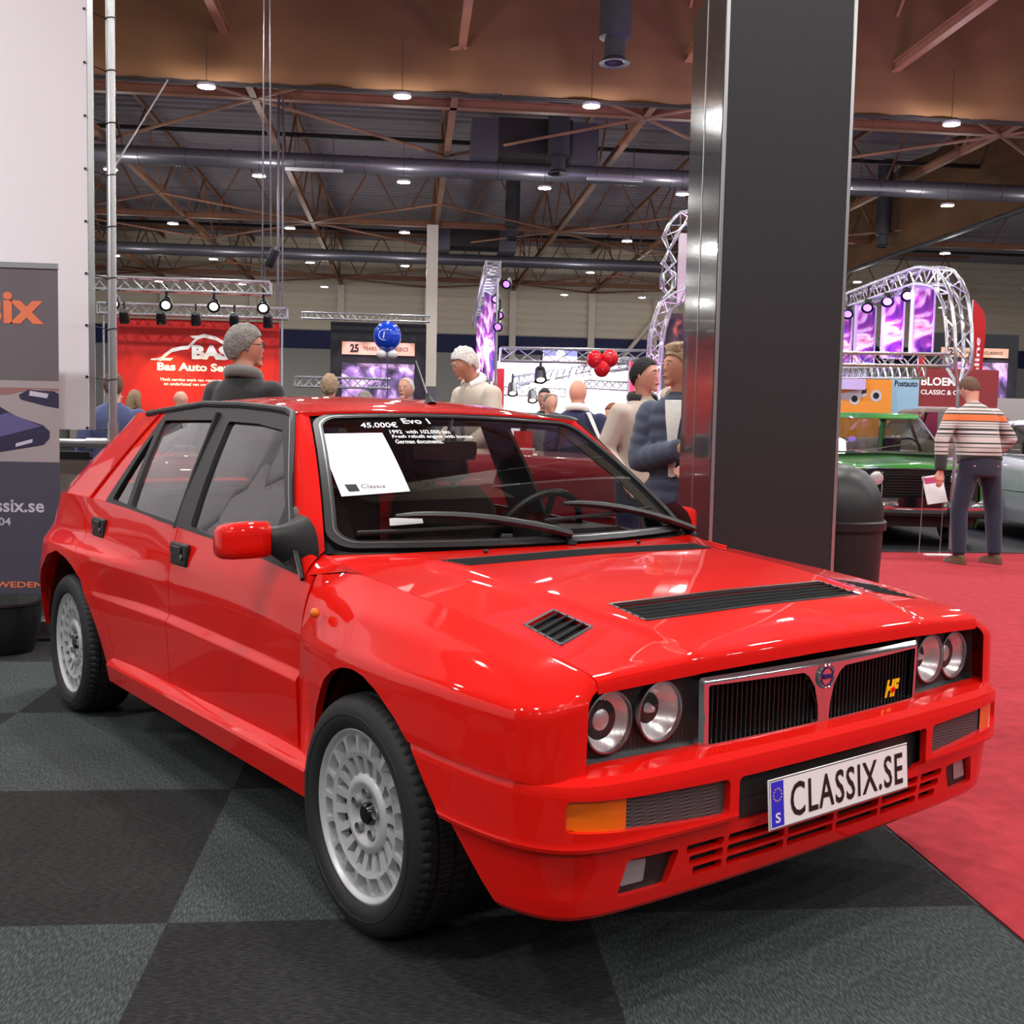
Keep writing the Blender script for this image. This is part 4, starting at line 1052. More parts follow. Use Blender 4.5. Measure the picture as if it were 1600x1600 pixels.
# cream hall column
def hall_column(x, y, w, z0, top, lb):
    b = MB(); b.box(x, y, (z0+top)/2, w, w, top-z0); o = b.build('hall_column', 'column_cream'); tag(o, lb, 'column')
    b = MB(); b.box(x, y, z0/2, w*1.02, w*1.02, z0); b.build('column_foot', 'column_grey', o)
hall_column(.82, 41.5, .42, 2.82, 8.8, 'slim cream hall column with a grey foot behind the red car roof')
# black clad pillar near the car
pil = empty('clad_pillar', (1.555, 4.775, 0), 0, 'tall glossy black clad pillar standing behind the red car hood', 'pillar')
S_ = .272
b = MB(); b.box(0, -S_, 1.55, .52, .012, 3.10); b.build('front_panel', 'clad_black', pil)
b = MB(); b.box(-S_, 0, 1.56, .012, .52, 3.12); b.box(S_, 0, 1.56, .012, .52, 3.12); b.box(0, S_, 1.56, .52, .012, 3.12); b.build('side_panel', 'clad_side', pil)
b = MB(); b.box(-S_+.004, -S_+.004, 1.555, .014, .014, 3.11); b.box(S_-.002, -S_+.002, 1.555, .014, .014, 3.11); b.box(-S_-.004, .012, 1.555, .008, .008, 3.11); b.build('edge_strip', 'alu', pil)
b = MB(); b.box(0, .08, 2.95, .30, .30, 5.9*2-.0); b.build('column_core', 'column_cream', pil)
# dome lidded bin
bn = empty('dome_bin', (2.19, 5.45, 0), 0, 'grey black litter bin with a round dome lid beside the black pillar', 'litter bin')
mat('bin_plastic', (.155, .15, .155), rough=.42, metal=.3)
b = MB(); b.lathe([(0, .002), (.235, .002), (.262, .72), (.258, .775)], 40); b.build('bin_body', 'bin_plastic', bn)
b = MB(); b.lathe([(.262, .752), (.278, .755), (.279, .795), (.272, .803), (.264, .80), (.262, .86), (.247, .93), (.215, 1.0), (.165, 1.05), (.10, 1.077), (.03, 1.087), (0, 1.087)], 40); b.build('dome_lid', 'bin_plastic', bn)

# ---- trusses
def tpath(b, pts, s=.24, r=.022, up=(0, 0, 1), cell=None, tri=False):
    pts = [Vector(p) for p in pts]; fr = []; cell = cell or s
    # resample
    L = [0]
    for a, c in zip(pts, pts[1:]): L.append(L[-1]+(c-a).length)
    n = max(1, round(L[-1]/cell)); q = []
    for i in range(n+1):
        d = L[-1]*i/n; k = min(len(L)-2, max(0, int(np.searchsorted(L, d))-1)); t = (d-L[k])/(L[k+1]-L[k]); q.append(pts[k].lerp(pts[k+1], t))
    U = Vector(up).normalized(); offs = [(-1, -1), (1, -1), (1, 1), (-1, 1)] if not tri else [(-1, -1), (1, -1), (0, .8)]
    for i, p in enumerate(q):
        t = (q[min(i+1, n)]-q[max(i-1, 0)]).normalized(); sd = t.cross(U).normalized(); u = sd.cross(t).normalized()
        fr.append([p+sd*(x*s/2)+u*(y*s/2) for x, y in offs])
    m = len(offs)
    for c in range(m): b.path([f[c] for f in fr], r, 6)
    for i in range(n):
        for c in range(m):
            a, d = (c, (c+1) % m) if i % 2 else ((c+1) % m, c)
            b.tube(fr[i][a], fr[i+1][d], r*.5, n=4, caps=False)
    for e in (0, n):
        for c in range(m): b.tube(fr[e][c], fr[e][(c+1) % m], r*.6, n=4, caps=False)
def truss(name, pts, lb, cat='truss', m='truss_alu', **k):
    b = MB(); tpath(b, pts, **k); o = b.build(name, m, ang=60); return tag(o, lb, cat)
def par_can(x, y, z, lb, glow='lamp_small', aim=(0, -.6, -1), parent=None, s=1.0):
    t = empty('stage_lamp', (x, y, z), 0, lb, 'spotlight')
    d = Vector(aim).normalized(); M = d.to_track_quat('Z', 'Y').to_matrix().to_4x4() @ Matrix.Scale(s, 4)
    b = MB(); b.lathe([(.03, -.14), (.07, -.10), (.085, .0), (.09, .10)], 14, M, cap0=True); b.build('lamp_can', 'black_trim', t)
    b = MB(); b.lathe([(.0, .085), (.06, .085)], 14, M); b.build('lamp_face', glow, t)
    b = MB(); b.tube((0, 0, .0), (0, 0, .26*s), .018*s, n=6); b.build('lamp_clamp', 'black_trim', t)
    return t
mat('lamp_small', (1, .97, .9), emit=(1, .95, .85), es=2.5); mat('lamp_purple', (.8, .6, 1), emit=(.55, .35, 1), es=3)
def area(name, loc, aim, size, power, color, sy=None):
    l = bpy.data.lights.new(name, 'AREA'); l.size = size; l.energy = power; l.color = color
    if sy: l.shape = 'RECTANGLE'; l.size_y = sy
    o = bpy.data.objects.new(name, l); COL.objects.link(o); o.location = loc
    o.rotation_euler = Vector(aim).to_track_quat('-Z', 'Y').to_euler(); return o
def spot(name, loc, aim, power, color, ang=50, blend=.6, r=.05):
    l = bpy.data.lights.new(name, 'SPOT'); l.energy = power; l.color = color; l.spot_size = math.radians(ang); l.spot_blend = blend; l.shadow_soft_size = r
    o = bpy.data.objects.new(name, l); COL.objects.link(o); o.location = loc; o.rotation_euler = Vector(aim).to_track_quat('-Z', 'Y').to_euler(); return o

# ---- left stand: white banner on scaffold pipes
bw = empty('fabric_wall', (-4.6, 7.0, 0), 0, 'huge plain white fabric banner strapped to the scaffold pole at the left', 'banner')
b = MB(); b.box(-.0, 0, 3.68, 5.26, .012, 5.02); b.build('fabric_sheet', 'white_fabric', bw)
b = MB(); b.box(2.63+.022, .0, 3.68, .035, .006, 5.02); b.build('clear_hem', 'alu', bw)
sp_ = empty('scaffold_frame', (-1.855, 7.1, 0), 0, 'silver scaffold pole with a horizontal rail holding the white banner', 'pole')
b = MB(); b.tube((0, 0, 0), (0, 0, 6.4), .028, n=16); b.tube((0, 0, 1.02), (0, 0, 1.22), .036, n=16); b.build('upright_pipe', 'alu', sp_)
b = MB(); b.tube((-5.4, 0, 1.085), (0, 0, 1.085), .026, n=14); b.tube((-.16, 0, 1.085), (-.02, 0, 1.085), .034, n=14); b.build('cross_pipe', 'alu', sp_)
b = MB(); b.tube((0, .02, 2.78), (-.06, 1.9, 3.91), .006, n=5); b.build('stay_wire', 'alu', sp_)
NTH = lambda k: ORD[k] if k < 11 else ('twelfth', 'thirteenth', 'fourteenth', 'fifteenth', 'sixteenth')[k-11]
for i in range(16):
    z = 1.17+.315*i
    b = MB(); b.path([(-1.855+.031*math.cos(a), 7.1+.031*math.sin(a), z+.006*math.cos(a)) for a in np.linspace(0, 2*PI, 12, endpoint=False)], .004, 5, closed=True); b.tube((-1.97, 7.0, z+.012), (-1.883, 7.09, z), .004, n=5)
    b.lathe([(.0, 0), (.008, 0), (.008, .006)], 10, Matrix.Translation((-1.978, 6.99, z+.012)) @ Matrix.Rotation(PI/2, 4, 'X'))
    o = b.build('strap_tie', 'black_trim'); tag(o, 'black strap tie on the scaffold pole at the white banner edge, %s from the bottom' % NTH(i), 'tie', 'strap ties up the scaffold pole')
mat('beige_panel', (.50, .47, .44), rough=.7)
b = MB(); b.box(-4.6, 7.32, .50, 5.1, .04, .98); o = b.build('low_partition', 'beige_panel'); tag(o, 'low beige grey partition behind the roll-up banner and car tail', 'partition')
b = MB(); b.box(0, 0, 0, 5.1, .05, .05); q = b.build('partition_cap', 'black_trim', o, loc=(-4.6, 7.32, 1.0))
# side wall of the same stand, out of frame to the left
b = MB(); b.box(-5.2, 3.6, 1.6, .06, 6.7, 3.2); struct(b.build('wall_left', 'white_wall'))
# roll-up banner
ru = empty('rollup_banner', (-2.36, 6.3, 0), 0, 'dark roll-up banner with orange lettering and a car picture', 'roll-up banner')
mat('ru_top', (.42, .385, .405), rough=.55); mat('ru_photo', (.66, .61, .62), rough=.5); mat('ru_bottom', (.29, .28, .34), rough=.5); mat('ru_orange', (.93, .49, .33), rough=.5); mat('ru_text', (.80, .77, .84), rough=.5)
mat('ru_car', (.20, .18, .29), rough=.4); mat('ru_carhi', (.40, .36, .56), rough=.4); mat('ru_glass', (.55, .56, .66), rough=.4); mat('ru_brick', (.60, .42, .40), rough=.6)
HW = .425
def rub(b, z0, z1, y=-.0): b.box(0, y, (z0+z1)/2, 2*HW, .003, z1-z0)
b = MB(); rub(b, 1.58, 2.06); rub(b, 1.44, 1.58); b.build('banner_cloth_top', 'ru_top', ru)
b = MB(); rub(b, .99, 1.44); b.build('banner_photo', 'ru_photo', ru)
b = MB(); rub(b, .12, .99); b.build('banner_cloth_bottom', 'ru_bottom', ru)
b = MB(); b.box(0, 0, 2.07, .86, .02, .03); b.build('top_rail', 'alu', ru)
b = MB(); b.box(0, 0, .06, .88, .20, .115); b.build('banner_base', 'alu', ru, bevel=.012)
RM = lambda x, z, y=-.004: frame((x, y, z), (1, 0, 0), (0, 0, 1))
text_fit('banner_title', 'classix', 'ru_orange', ru, RM(-.02, 1.842), .74, .185, bold=.035)
text_fit('banner_web', 'www.classix.se', 'ru_text', ru, RM(.03, .745), .62, .075, bold=.02)
text_fit('banner_phone', '+46 70 594 04', 'ru_text', ru, RM(-.04, .655), .40, .045, bold=.015)
text_fit('banner_tagline', 'FROM SWEDEN', 'ru_orange', ru, RM(.08, .30), .50, .034, bold=.02)
def flatpoly(name, m, pts, y, parent):
    b = MB(); b.add([(x, y, z) for x, z in pts], [tuple(range(len(pts)))]); return b.build(name, m, parent, smooth=False)
flatpoly('photo_background_wall', 'ru_brick', [(-HW, 1.40), (HW, 1.40), (HW, 1.385), (.30, 1.395), (.15, 1.36), (-.1, 1.355), (-HW, 1.33)][::-1], -.0022, ru)
flatpoly('photo_car_body', 'ru_car', [(-.42, 1.13), (-.40, 1.30), (-.20, 1.36), (.02, 1.35), (.13, 1.28), (.20, 1.24), (.34, 1.195), (.375, 1.16), (.372, 1.12), (.34, 1.085), (.10, 1.04), (-.10, 1.02), (-.42, 1.04)], -.0024, ru)
flatpoly('photo_car_hood', 'ru_carhi', [(-.02, 1.20), (.15, 1.262), (.33, 1.19), (.10, 1.125)], -.003, ru)
flatpoly('photo_car_glass', 'ru_glass', [(-.30, 1.22), (-.16, 1.335), (.01, 1.34), (.10, 1.275), (-.04, 1.215)], -.003, ru)
flatpoly('photo_car_plate', 'ru_text', [(.19, 1.072), (.28, 1.098), (.282, 1.118), (.192, 1.092)], -.003, ru)
flatpoly('photo_second_car', 'ru_car', [(.21, 1.36), (.26, 1.39), (.40, 1.385), (.425, 1.37), (.425, 1.29), (.36, 1.30), (.22, 1.335)], -.0024, ru)
flatpoly('photo_second_plate', 'ru_text', [(.27, 1.385), (.37, 1.37), (.362, 1.345), (.265, 1.358)], -.003, ru)
# planter bucket
mat('planter', (.10, .11, .11), rough=.3, coat=.3)
pb = empty('planter_bucket', (-2.12, 5.93, .0), 0, 'round glossy black bucket on the floor before the roll-up banner', 'bucket')
b = MB(); b.lathe([(0, .004), (.15, .004), (.17, .05), (.205, .255), (.214, .262), (.212, .275), (.202, .272), (.185, .20), (0, .19)], 40); b.build('bucket_shell', 'planter', pb)
b = MB(); b.lathe([(0, .195), (.184, .195)], 24); b.build('bucket_soil', 'black_matte', pb)
# ================================================================= STANDS, SIGNS, OTHER CARS
mat('red_sign', (.80, .12, .11), rough=.6); mat('sign_white', (.96, .95, .94), rough=.5, emit=(1, .97, .95), es=.15); mat('dark_stage', (.07, .07, .10), rough=.7)
mat('gold_sign', (.86, .66, .55), rough=.6, emit=(.95, .66, .60), es=.25); mat('mural', (.45, .38, .48), rough=.7); mat('balloon_blue', (.05, .28, .85), rough=.15, coat=.5); mat('balloon_white', (.93, .93, .95), rough=.2); mat('balloon_red', (.82, .05, .10), rough=.15, coat=.5)
mat('booth_white', (.93, .90, .92), rough=.5, emit=(1, .95, .98), es=.22); mat('screen_lit', (.7, .85, 1), emit=(.75, .88, 1), es=1.1); mat('bulb', (1, 1, 1), emit=(1, .98, .93), es=7)  # booth_white glows faintly, standing in for light on the stand wall and sign
mat('poster_purple', (.42, .25, .62), rough=.4); mat('poster_frame', (.80, .72, .92), rough=.4); mat('poster_pink', (.80, .25, .45), rough=.5); mat('poster_blue', (.25, .28, .75), rough=.5)
mat('orange_board', (.93, .58, .18), rough=.6); mat('blue_board', (.60, .76, .85), rough=.6); mat('maroon_board', (.55, .17, .19), rough=.6); mat('pale_board', (.80, .76, .78), rough=.6)
# mottled picture material for mural and posters
def picture(name, cols, scale, detail=6, emit=0):
    m = mat(name, (.5, .5, .5), rough=.6); nt = m.node_tree; b = nt.nodes['Principled BSDF']; tc = nt.nodes.new('ShaderNodeTexCoord'); n = nt.nodes.new('ShaderNodeTexNoise')
    n.inputs['Scale'].default_value = scale; n.inputs['Detail'].default_value = detail; n.inputs['Distortion'].default_value = 1.2; nt.links.new(tc.outputs['Object'], n.inputs[0])
    r = nt.nodes.new('ShaderNodeValToRGB'); e = r.color_ramp.elements; e[0].position = .36; e[0].color = (*lin(cols[0]), 1); e[1].position = .64; e[1].color = (*lin(cols[-1]), 1)
    for i, c in enumerate(cols[1:-1]): q = e.new(.36+.28*(i+1)/(len(cols)-1)); q.color = (*lin(c), 1)
    nt.links.new(n.outputs[0], r.inputs[0]); nt.links.new(r.outputs[0], b.inputs['Base Color'])
    if emit: nt.links.new(r.outputs[0], b.inputs['Emission Color']); b.inputs['Emission Strength'].default_value = emit
picture('mural_picture', [(.10, .08, .14), (.36, .30, .42), (.80, .70, .86)], 1.6)
picture('poster_picture', [(.16, .08, .45), (.60, .20, .60), (.95, .85, 1.0), (.80, .15, .35)], 2.3, emit=.35)  # the posters' own glow stands in for the purple spotlight on them
picture('dark_poster', [(.10, .09, .13), (.30, .24, .26), (.80, .45, .30)], 3.0)
def board(name, x, y, z0, z1, w, m, lb, cat='sign', rz=0, t=.04, parent=None):
    b = MB(); b.box(0, 0, (z0+z1)/2, w, t, z1-z0); o = b.build(name, m, parent, loc=(x, y, 0), rot=(0, 0, rz)); return tag(o, lb, cat) if lb else o
FM = lambda x, z, y=-.024: frame((x, y, z), (1, 0, 0), (0, 0, 1))
par_can(-3.6, 4.6, 3.45, 'added black lamp out of view that brightens the white banner', aim=(0, 2.4, -.9)); b = MB(); b.tube((-5.2, 4.6, 3.2), (-5.2, 4.6, 3.75), .02, n=8); b.tube((-5.2, 4.6, 3.73), (-3.5, 4.6, 3.73), .02, n=8); tag(b.build('added_lamp_arm', 'alu'), 'added silver arm out of view holding the banner lamp', 'added lamp arm')  # unseen lamp and arm, added to carry the extra banner light
spot('added_banner_light', (-3.6, 4.75, 3.42), (.35, 2.2, -.55), 80, (1, .97, .98), 120, .8)  # fill light added out of view to brighten the white banner
# --- red stand
rs = board('stand_wall', -3.40, 18.05, .3, 2.88, 2.62, 'red_sign', 'red fabric stand wall with white lettering and a white car outline', 'sign')
text_fit('sign_letters', 'BAS', 'sign_white', rs, FM(.23, 2.37), .60, .23, bold=.06)
text_fit('sign_line', 'Bas Auto Service', 'sign_white', rs, FM(.12, 2.13), 1.46, .13, bold=.04)
text_fit('sign_small_text', 'Vindt service werk van reparatie tot\nen onderhoud van uw klassieker', 'sign_white', rs, FM(-.02, 1.89), 1.1, .12, bold=.02)
text_fit('sign_address', 'Bas Auto Service\nKlassiekers\nOnderhoud', 'sign_white', rs, FM(.42, 1.60), .55, .24, bold=.01)
b = MB(); cv = [(-.66, 2.24, .006), (-.55, 2.245, .03), (-.50, 2.30, .03), (-.38, 2.39, .03), (-.22, 2.43, .03), (-.13, 2.44, .03), (-.05, 2.52, .03), (.02, 2.60, .03), (.12, 2.635, .03), (.30, 2.60, .03), (.46, 2.51, .03), (.62, 2.40, .028), (.72, 2.30, .006)]
for (x0, z0, w0), (x1, z1, w1) in zip(cv, cv[1:]): b.add([(x0, -.025, z0-w0), (x1, -.025, z1-w1), (x1, -.025, z1+w1), (x0, -.025, z0+w0)], [(0, 1, 2, 3)])
b.add([(-.72, -.025, 2.225), (-.40, -.025, 2.225), (-.36, -.025, 2.27), (-.70, -.025, 2.25)], [(0, 1, 2, 3)]); b.add([(-.10, -.025, 2.63), (.14, -.025, 2.64), (.10, -.025, 2.60), (-.06, -.025, 2.59)], [(0, 1, 2, 3)])
b.build('car_outline', 'sign_white', rs)
truss('stand_truss', [(-4.78, 17.8, 0), (-4.78, 17.8, 2.92)], 'upright aluminium truss left of the red lettered wall', s=.16, r=.018)
truss('stand_truss', [(-2.02, 17.8, 0), (-2.02, 17.8, 2.90)], 'upright aluminium truss right of the red lettered wall', s=.16, r=.018)
truss('stand_truss', [(-4.86, 17.8, 3.0), (-1.94, 17.8, 3.0)], 'horizontal aluminium truss along the top of the red lettered wall', s=.16, r=.018)
truss('hanging_truss', [(-4.6, 16.0, 3.17), (-1.98, 16.0, 3.17)], 'aluminium truss hanging on cables above the red stand', s=.17, r=.018)
truss('stand_truss', [(-1.94, 19.0, 1.98), (-.30, 19.0, 1.98)], 'low horizontal aluminium truss right of the red stand', s=.16, r=.018)
for i, x in enumerate((-4.15, -3.43, -2.77, -2.08)):
    par_can(x, 16.0, 2.92, 'small black stage lamp under the hanging truss, %s from the left' % ('first', 'second', 'third', 'fourth')[i], aim=(.1, -1, -.5))
for i, x in enumerate((-4.42, -3.86, -3.33, -2.74, -2.22)):
    par_can(x, 17.62, 2.86, 'black stage lamp washing the red lettered wall, %s from the left' % ('first', 'second', 'third', 'fourth', 'fifth')[i], aim=(0, .5, -1), s=.9)
    spot('stage_spot', (x, 17.5, 2.80), (0.05, .30, -1), 30 if i != 1 else 110, (1, .62, .2), 70)
o = MB(); o.tube((-2.06, 16, 3.25), (-2.06, 16, 3.55), .008, n=5); o.tube((-2.10, 16, 3.30), (-2.08, 16, 8.8), .012, n=5); o.tube((-1.98, 16, 3.75), (-2.02, 16, 8.8), .012, n=5); o = o.build('hoist_cable', 'duct'); tag(o, 'pair of lifting cables from the roof down to the hanging truss', 'cable')
b = MB(); b.lathe([(.05, -.16), (.07, -.12), (.07, .10), (.03, .16), (0, .17)], 14, Matrix.Translation((-1.95, 16, 3.62)) @ Matrix.Rotation(.35, 4, 'Y'), cap0=True); hb_ = b.build('chain_hoist', 'black_trim'); tag(hb_, 'black chain hoist hanging at the end of the hanging truss', 'hoist')
b = MB(); b.tube((-3.05, 26, 3.2), (-3.05, 26, 8.8), .03, n=6); b.tube((-2.95, 26, 3.2), (-2.95, 26, 8.8), .02, n=6); o = b.build('hoist_cable', 'duct'); tag(o, 'grey cable pair hanging straight down behind the red stand', 'cable')
# --- 25 years stages
def stage(x, y, w, z0, z1, k, lb):
    o = board('stage_set', x, y, .0, z1, w, 'dark_stage', lb, 'stage', t=.3)
    iw = w*.76; h = (z1-z0)
    b = MB(); b.box(0, -.17, z1-.115*h*3.2, iw, .04, .18*h); sg = b.build('lit_sign', 'gold_sign', o)
    text_fit('sign_number', '25', 'ink', sg, frame((-iw*.33, -.20, z1-.115*h*3.2), (1, 0, 0), (0, 0, 1)), iw*.12, .12*h, bold=.05)
    text_fit('sign_words', 'YEARS  OF  CLASSICS', 'dash', sg, frame((iw*.10, -.20, z1-.115*h*3.2), (1, 0, 0), (0, 0, 1)), iw*.62, .055*h, bold=.01)
    b = MB(); b.box(0, -.17, (z1-.62*h+.2)/2+.1, iw, .04, z1-.62*h-.2); b.build('mural', 'mural_picture', o)
    for q in (-.35, -.05, .35):
        spot('stage_spot', (x+iw*q, y-.6, z1-.50*h), (0, .45, -1), 90*k, (.75, .5, 1), 70); spot('stage_spot', (x+iw*q, y-.9, z1-.05*h), (0, .5, -1), 60*k, (1, .6, .8), 60)
    return o
stage(-1.04, 38, 3.25, 2.4, 4.80, 1.6, 'black framed stage with a lit 25 years sign behind the blue balloon')
stage(17.1, 32, 2.8, 2.9, 4.45, 1.3, 'black framed stage with a lit 25 years sign at the right behind the arch')
truss('stage_truss', [(-3.6, 37.6, 4.95), (.7, 37.6, 4.95)], 'thin lighting truss over the black stage behind the balloon', s=.2, r=.02)
# --- balloon
bl = empty('balloon_bunch', (-.235, 12.0, 0), 0, 'big blue balloon with small white balloons on a blue ribbon', 'balloon')
b = MB(); b.ell((0, 0, 2.215), (.150, .150, .160), 28, 20); b.build('blue_balloon', 'balloon_blue', bl, ang=180)
for i, (x, y) in enumerate(((-.06, -.02), (.06, -.02), (0, .05))):
    b = MB(); b.ell((x, y, 2.02), (.055, .055, .05), 16, 12); b.build('white_balloon', 'balloon_white', bl, ang=180)
b = MB(); b.path([(.0, 0, 1.97), (.01, 0, 1.6), (-.01, 0, 1.2), (.01, 0, .6), (0, 0, .05)], .006, 5); b.lathe([(.0, 0), (.07, 0), (.06, .05), (0, .05)], 16); b.build('balloon_ribbon', 'balloon_blue', bl)
b = MB(); b.path([(-.035+.055*math.cos(a), -.145+.02*abs(math.cos(a)), 2.215+.055*math.sin(a)) for a in np.linspace(0, 2*PI, 24, endpoint=False)], .004, 5, closed=True); b.build('ring_print', 'balloon_white', bl)
text_fit('balloon_print', 'i', 'balloon_white', bl, frame((-.035, -.152, 2.215), (1, 0, 0), (0, 0, 1)), .02, .07, bold=.05, shear=.2)
# --- left arch trusses
truss('arch_truss', [(1.27, 16.0, 0), (1.27, 16.0, 3.45)], 'silver upright truss tower left of the white stand, nearer one', s=.20, r=.02)
truss('arch_truss', [(1.42, 23.0, 0), (1.42, 23.0, 3.40)], 'silver upright truss tower left of the white stand, farther one', s=.20, r=.02)
truss('arch_truss', [(1.20, 15.95, 3.55), (1.34, 20, 3.60), (1.42, 23.1, 3.5)], 'silver top truss joining the two towers left of the white stand', s=.20, r=.02)
for i, (x, y) in enumerate(((1.28, 17.4), (1.34, 19.2), (1.38, 21.0))):
    o = board('hanging_poster', x, y, 2.0, 3.35, .7, 'poster_picture', 'narrow purple poster hanging in the left truss arch, %s from the front' % ('first', 'second', 'third')[i], 'poster', rz=1.25, t=.02)
for i, (x, y, z) in enumerate(((1.42, 16.1, 3.38), (1.34, 16.3, 2.95), (1.36, 17.3, 3.3), (1.30, 16.0, 2.75), (1.16, 17.0, 1.98), (1.22, 18.4, 2.02), (1.28, 19.8, 2.06))):
    par_can(x, y, z, 'purple glowing stage lamp on the left truss arch, number %s from the top' % ('one', 'two', 'three', 'four', 'five', 'six', 'seven')[i], 'lamp_purple', aim=(-.3, -1, -.5), s=.8)
truss('arch_truss', [(1.08, 15.8, 1.85), (1.38, 23, 2.1)], 'low purple lit truss running back between the left towers', s=.18, r=.018)
area('purple_wash', (1.1, 17.2, 2.3), (.3, .5, .8), .5, 90, (.55, .35, 1))
# --- white lit stand
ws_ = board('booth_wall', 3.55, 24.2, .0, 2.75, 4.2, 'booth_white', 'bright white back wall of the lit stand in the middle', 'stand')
for x, w_, m_ in ((-1.35, .55, 'screen_lit'), (-.65, .5, 'screen_lit')):
    b = MB(); b.box(x, -.03, 1.62, w_, .03, .36); b.build('lit_screen', m_, ws_)
o = board('stand_sign', 2.77, 20, 2.42, 2.70, .62, 'booth_white', 'white sign with a blue top and round emblem over the white stand', 'sign')
b = MB(); b.box(0, -.03, 2.68, .62, .02, .15); b.build('sign_top', 'wall_blue', o); b = MB(); b.lathe([(0, 0), (.08, 0)], 18, frame((0, -.045, 2.64), (1, 0, 0), (0, 0, 1))); b.build('sign_emblem', 'sign_white', o)
truss('booth_truss', [(1.42, 17.0, 2.40), (3.98, 17.0, 2.42)], 'long silver truss across the front of the white stand', s=.20, r=.018, cell=.3)
truss('booth_truss', [(1.7, 21.5, 2.0), (3.1, 21.5, 2.0)], 'short silver truss inside the white stand above the screens', s=.16, r=.016)
truss('booth_truss', [(3.5, 16.9, 2.32), (2.2, 22.5, 2.25)], 'silver truss running diagonally back into the white stand', s=.16, r=.016)
truss('booth_truss', [(3.0, 18.5, 2.05), (4.2, 18.3, 2.0)], 'low purple lit truss at the right end of the white stand', s=.14, r=.016)
for i in range(14):
    t = i/13; b = MB(); b.ell((0, 0, 0), (.045, .045, .05), 10, 8); o = b.build('light_bulb', 'bulb', loc=(1.95+1.45*t, 18.2-.2*t, 1.93+.34*t+.03*math.sin(i*2)-.0)); tag(o, 'glowing white bulb on the festoon string of the white stand, %s from the left' % NTH(i), 'light bulb', 'festoon bulbs of the white stand')
b = MB(); b.path([(1.95+1.45*t, 18.2-.2*t, 1.99+.34*t) for t in np.linspace(-.08, 1.08, 10)], .008, 5); tag(b.build('festoon_cable', 'black_trim'), 'thin cable carrying the glowing bulbs of the white stand', 'cable')
for i, (x, y, z) in enumerate(((2.05, 17.0, 2.1), (1.95, 20.5, 2.0), (3.75, 17.6, 2.08), (2.42, 21.3, 1.9))):
    par_can(x, y, z, 'black stage lamp inside the white stand, %s' % ('left front', 'left back', 'right front', 'centre back')[i], 'lamp_small' if i != 2 else 'lamp_purple', aim=(0, -.6, -1), s=1.1)
board('stand_divider', 1.60, 19.5, .3, 2.32, .20, 'red_sign', 'narrow red panel standing at the left end of the white stand', 'panel')
tag(board('red_counter', 2.2, 10.9, 0, 1.02, .22, 'red_sign', None), 'red counter front behind the bald man', 'counter')
for i, (x, z) in enumerate(((2.82, 2.33), (3.05, 2.35), (2.93, 2.20))):
    b = MB(); b.ell((0, 0, 0), (.13, .13, .14), 18, 12); o = b.build('red_balloon', 'balloon_red', loc=(x, 16.5, z), ang=180); tag(o, 'round red balloon tied to the front truss of the white stand, %s of three' % ('left', 'right', 'lowest')[i], 'balloon')
area('booth_light', (3.3, 20.5, 2.9), (0, .3, -1), 2.5, 260, (1, .95, .98))
def feather(x, y, h, lb, w=.34, txt=None):
    t = empty('feather_flag', (x, y, 0), 0, lb, 'flag')
    b = MB(); pts = []
    for z in np.linspace(.9, h, 16):
        k = (z-.9)/(h-.9); ww = w*(1 if k < .8 else math.sqrt(max(0, 1-((k-.8)/.2)**2))*.9+.1); pts.append((z, ww))
    b.loft([[(0, 0, z), (ww, .03*math.sin(z*3), z), (ww, .03*math.sin(z*3)+.006, z), (0, .006, z)] for z, ww in pts]); f = b.build('flag_cloth', 'red_sign', t)
    b = MB(); b.tube((0, 0, 0), (0, 0, h), .015, n=8); b.lathe([(0, 0), (.25, 0), (.22, .04), (0, .05)], 16); b.build('flag_pole', 'alu', t)
    if txt: text_fit('flag_letters', txt, 'sign_white', f, frame((w*.5, -.012, h*.62), (0, 0, 1), (-1, 0, 0)), h*.4, w*.35, bold=.02)
feather(3.05, 15.0, 2.22, 'red feather flag with white lettering behind the beige blazer man', .22, 'DRIVER')
feather(3.72, 15.6, 2.35, 'narrow red feather flag behind the woman in the quilted jacket', .16)
feather(11.72, 22, 4.15, 'tall red feather flag right of the curved truss', .30, 'Driveline')
feather(10.78, 22.4, 4.0, 'narrow red feather flag left of the curved truss', .16)
truss('curved_truss', [(3.38, 15, 0), (3.38, 15, 2.0), (3.42, 15, 2.6), (3.52, 15, 2.98), (3.75, 15, 3.14), (4.3, 15, 3.3)], 'pink lit curved truss just left of the black pillar, lower one', s=.17, r=.018)
truss('curved_truss', [(3.63, 15.3, 2.95), (3.63, 15.3, 4.05), (3.80, 15.3, 4.25), (4.3, 15.3, 4.35)], 'pink lit upright truss just left of the black pillar, upper one', s=.17, r=.018)
board('dark_poster_board', 3.95, 15.8, 2.35, 2.98, .42, 'dark_poster', 'dark poster with an orange picture beside the black pillar', 'poster')
board('dark_poster_board', 3.97, 15.6, 3.1, 4.1, .26, 'pale_board', 'grey poster in the upright truss beside the black pillar', 'poster')
par_can(3.88, 14.8, 3.12, 'purple stage lamp on the curved truss beside the black pillar', 'lamp_purple', aim=(0, -1, -.4))
area('pink_wash', (3.2, 14.3, 1.6), (.2, .25, 1), .6, 60, (.9, .35, .9))
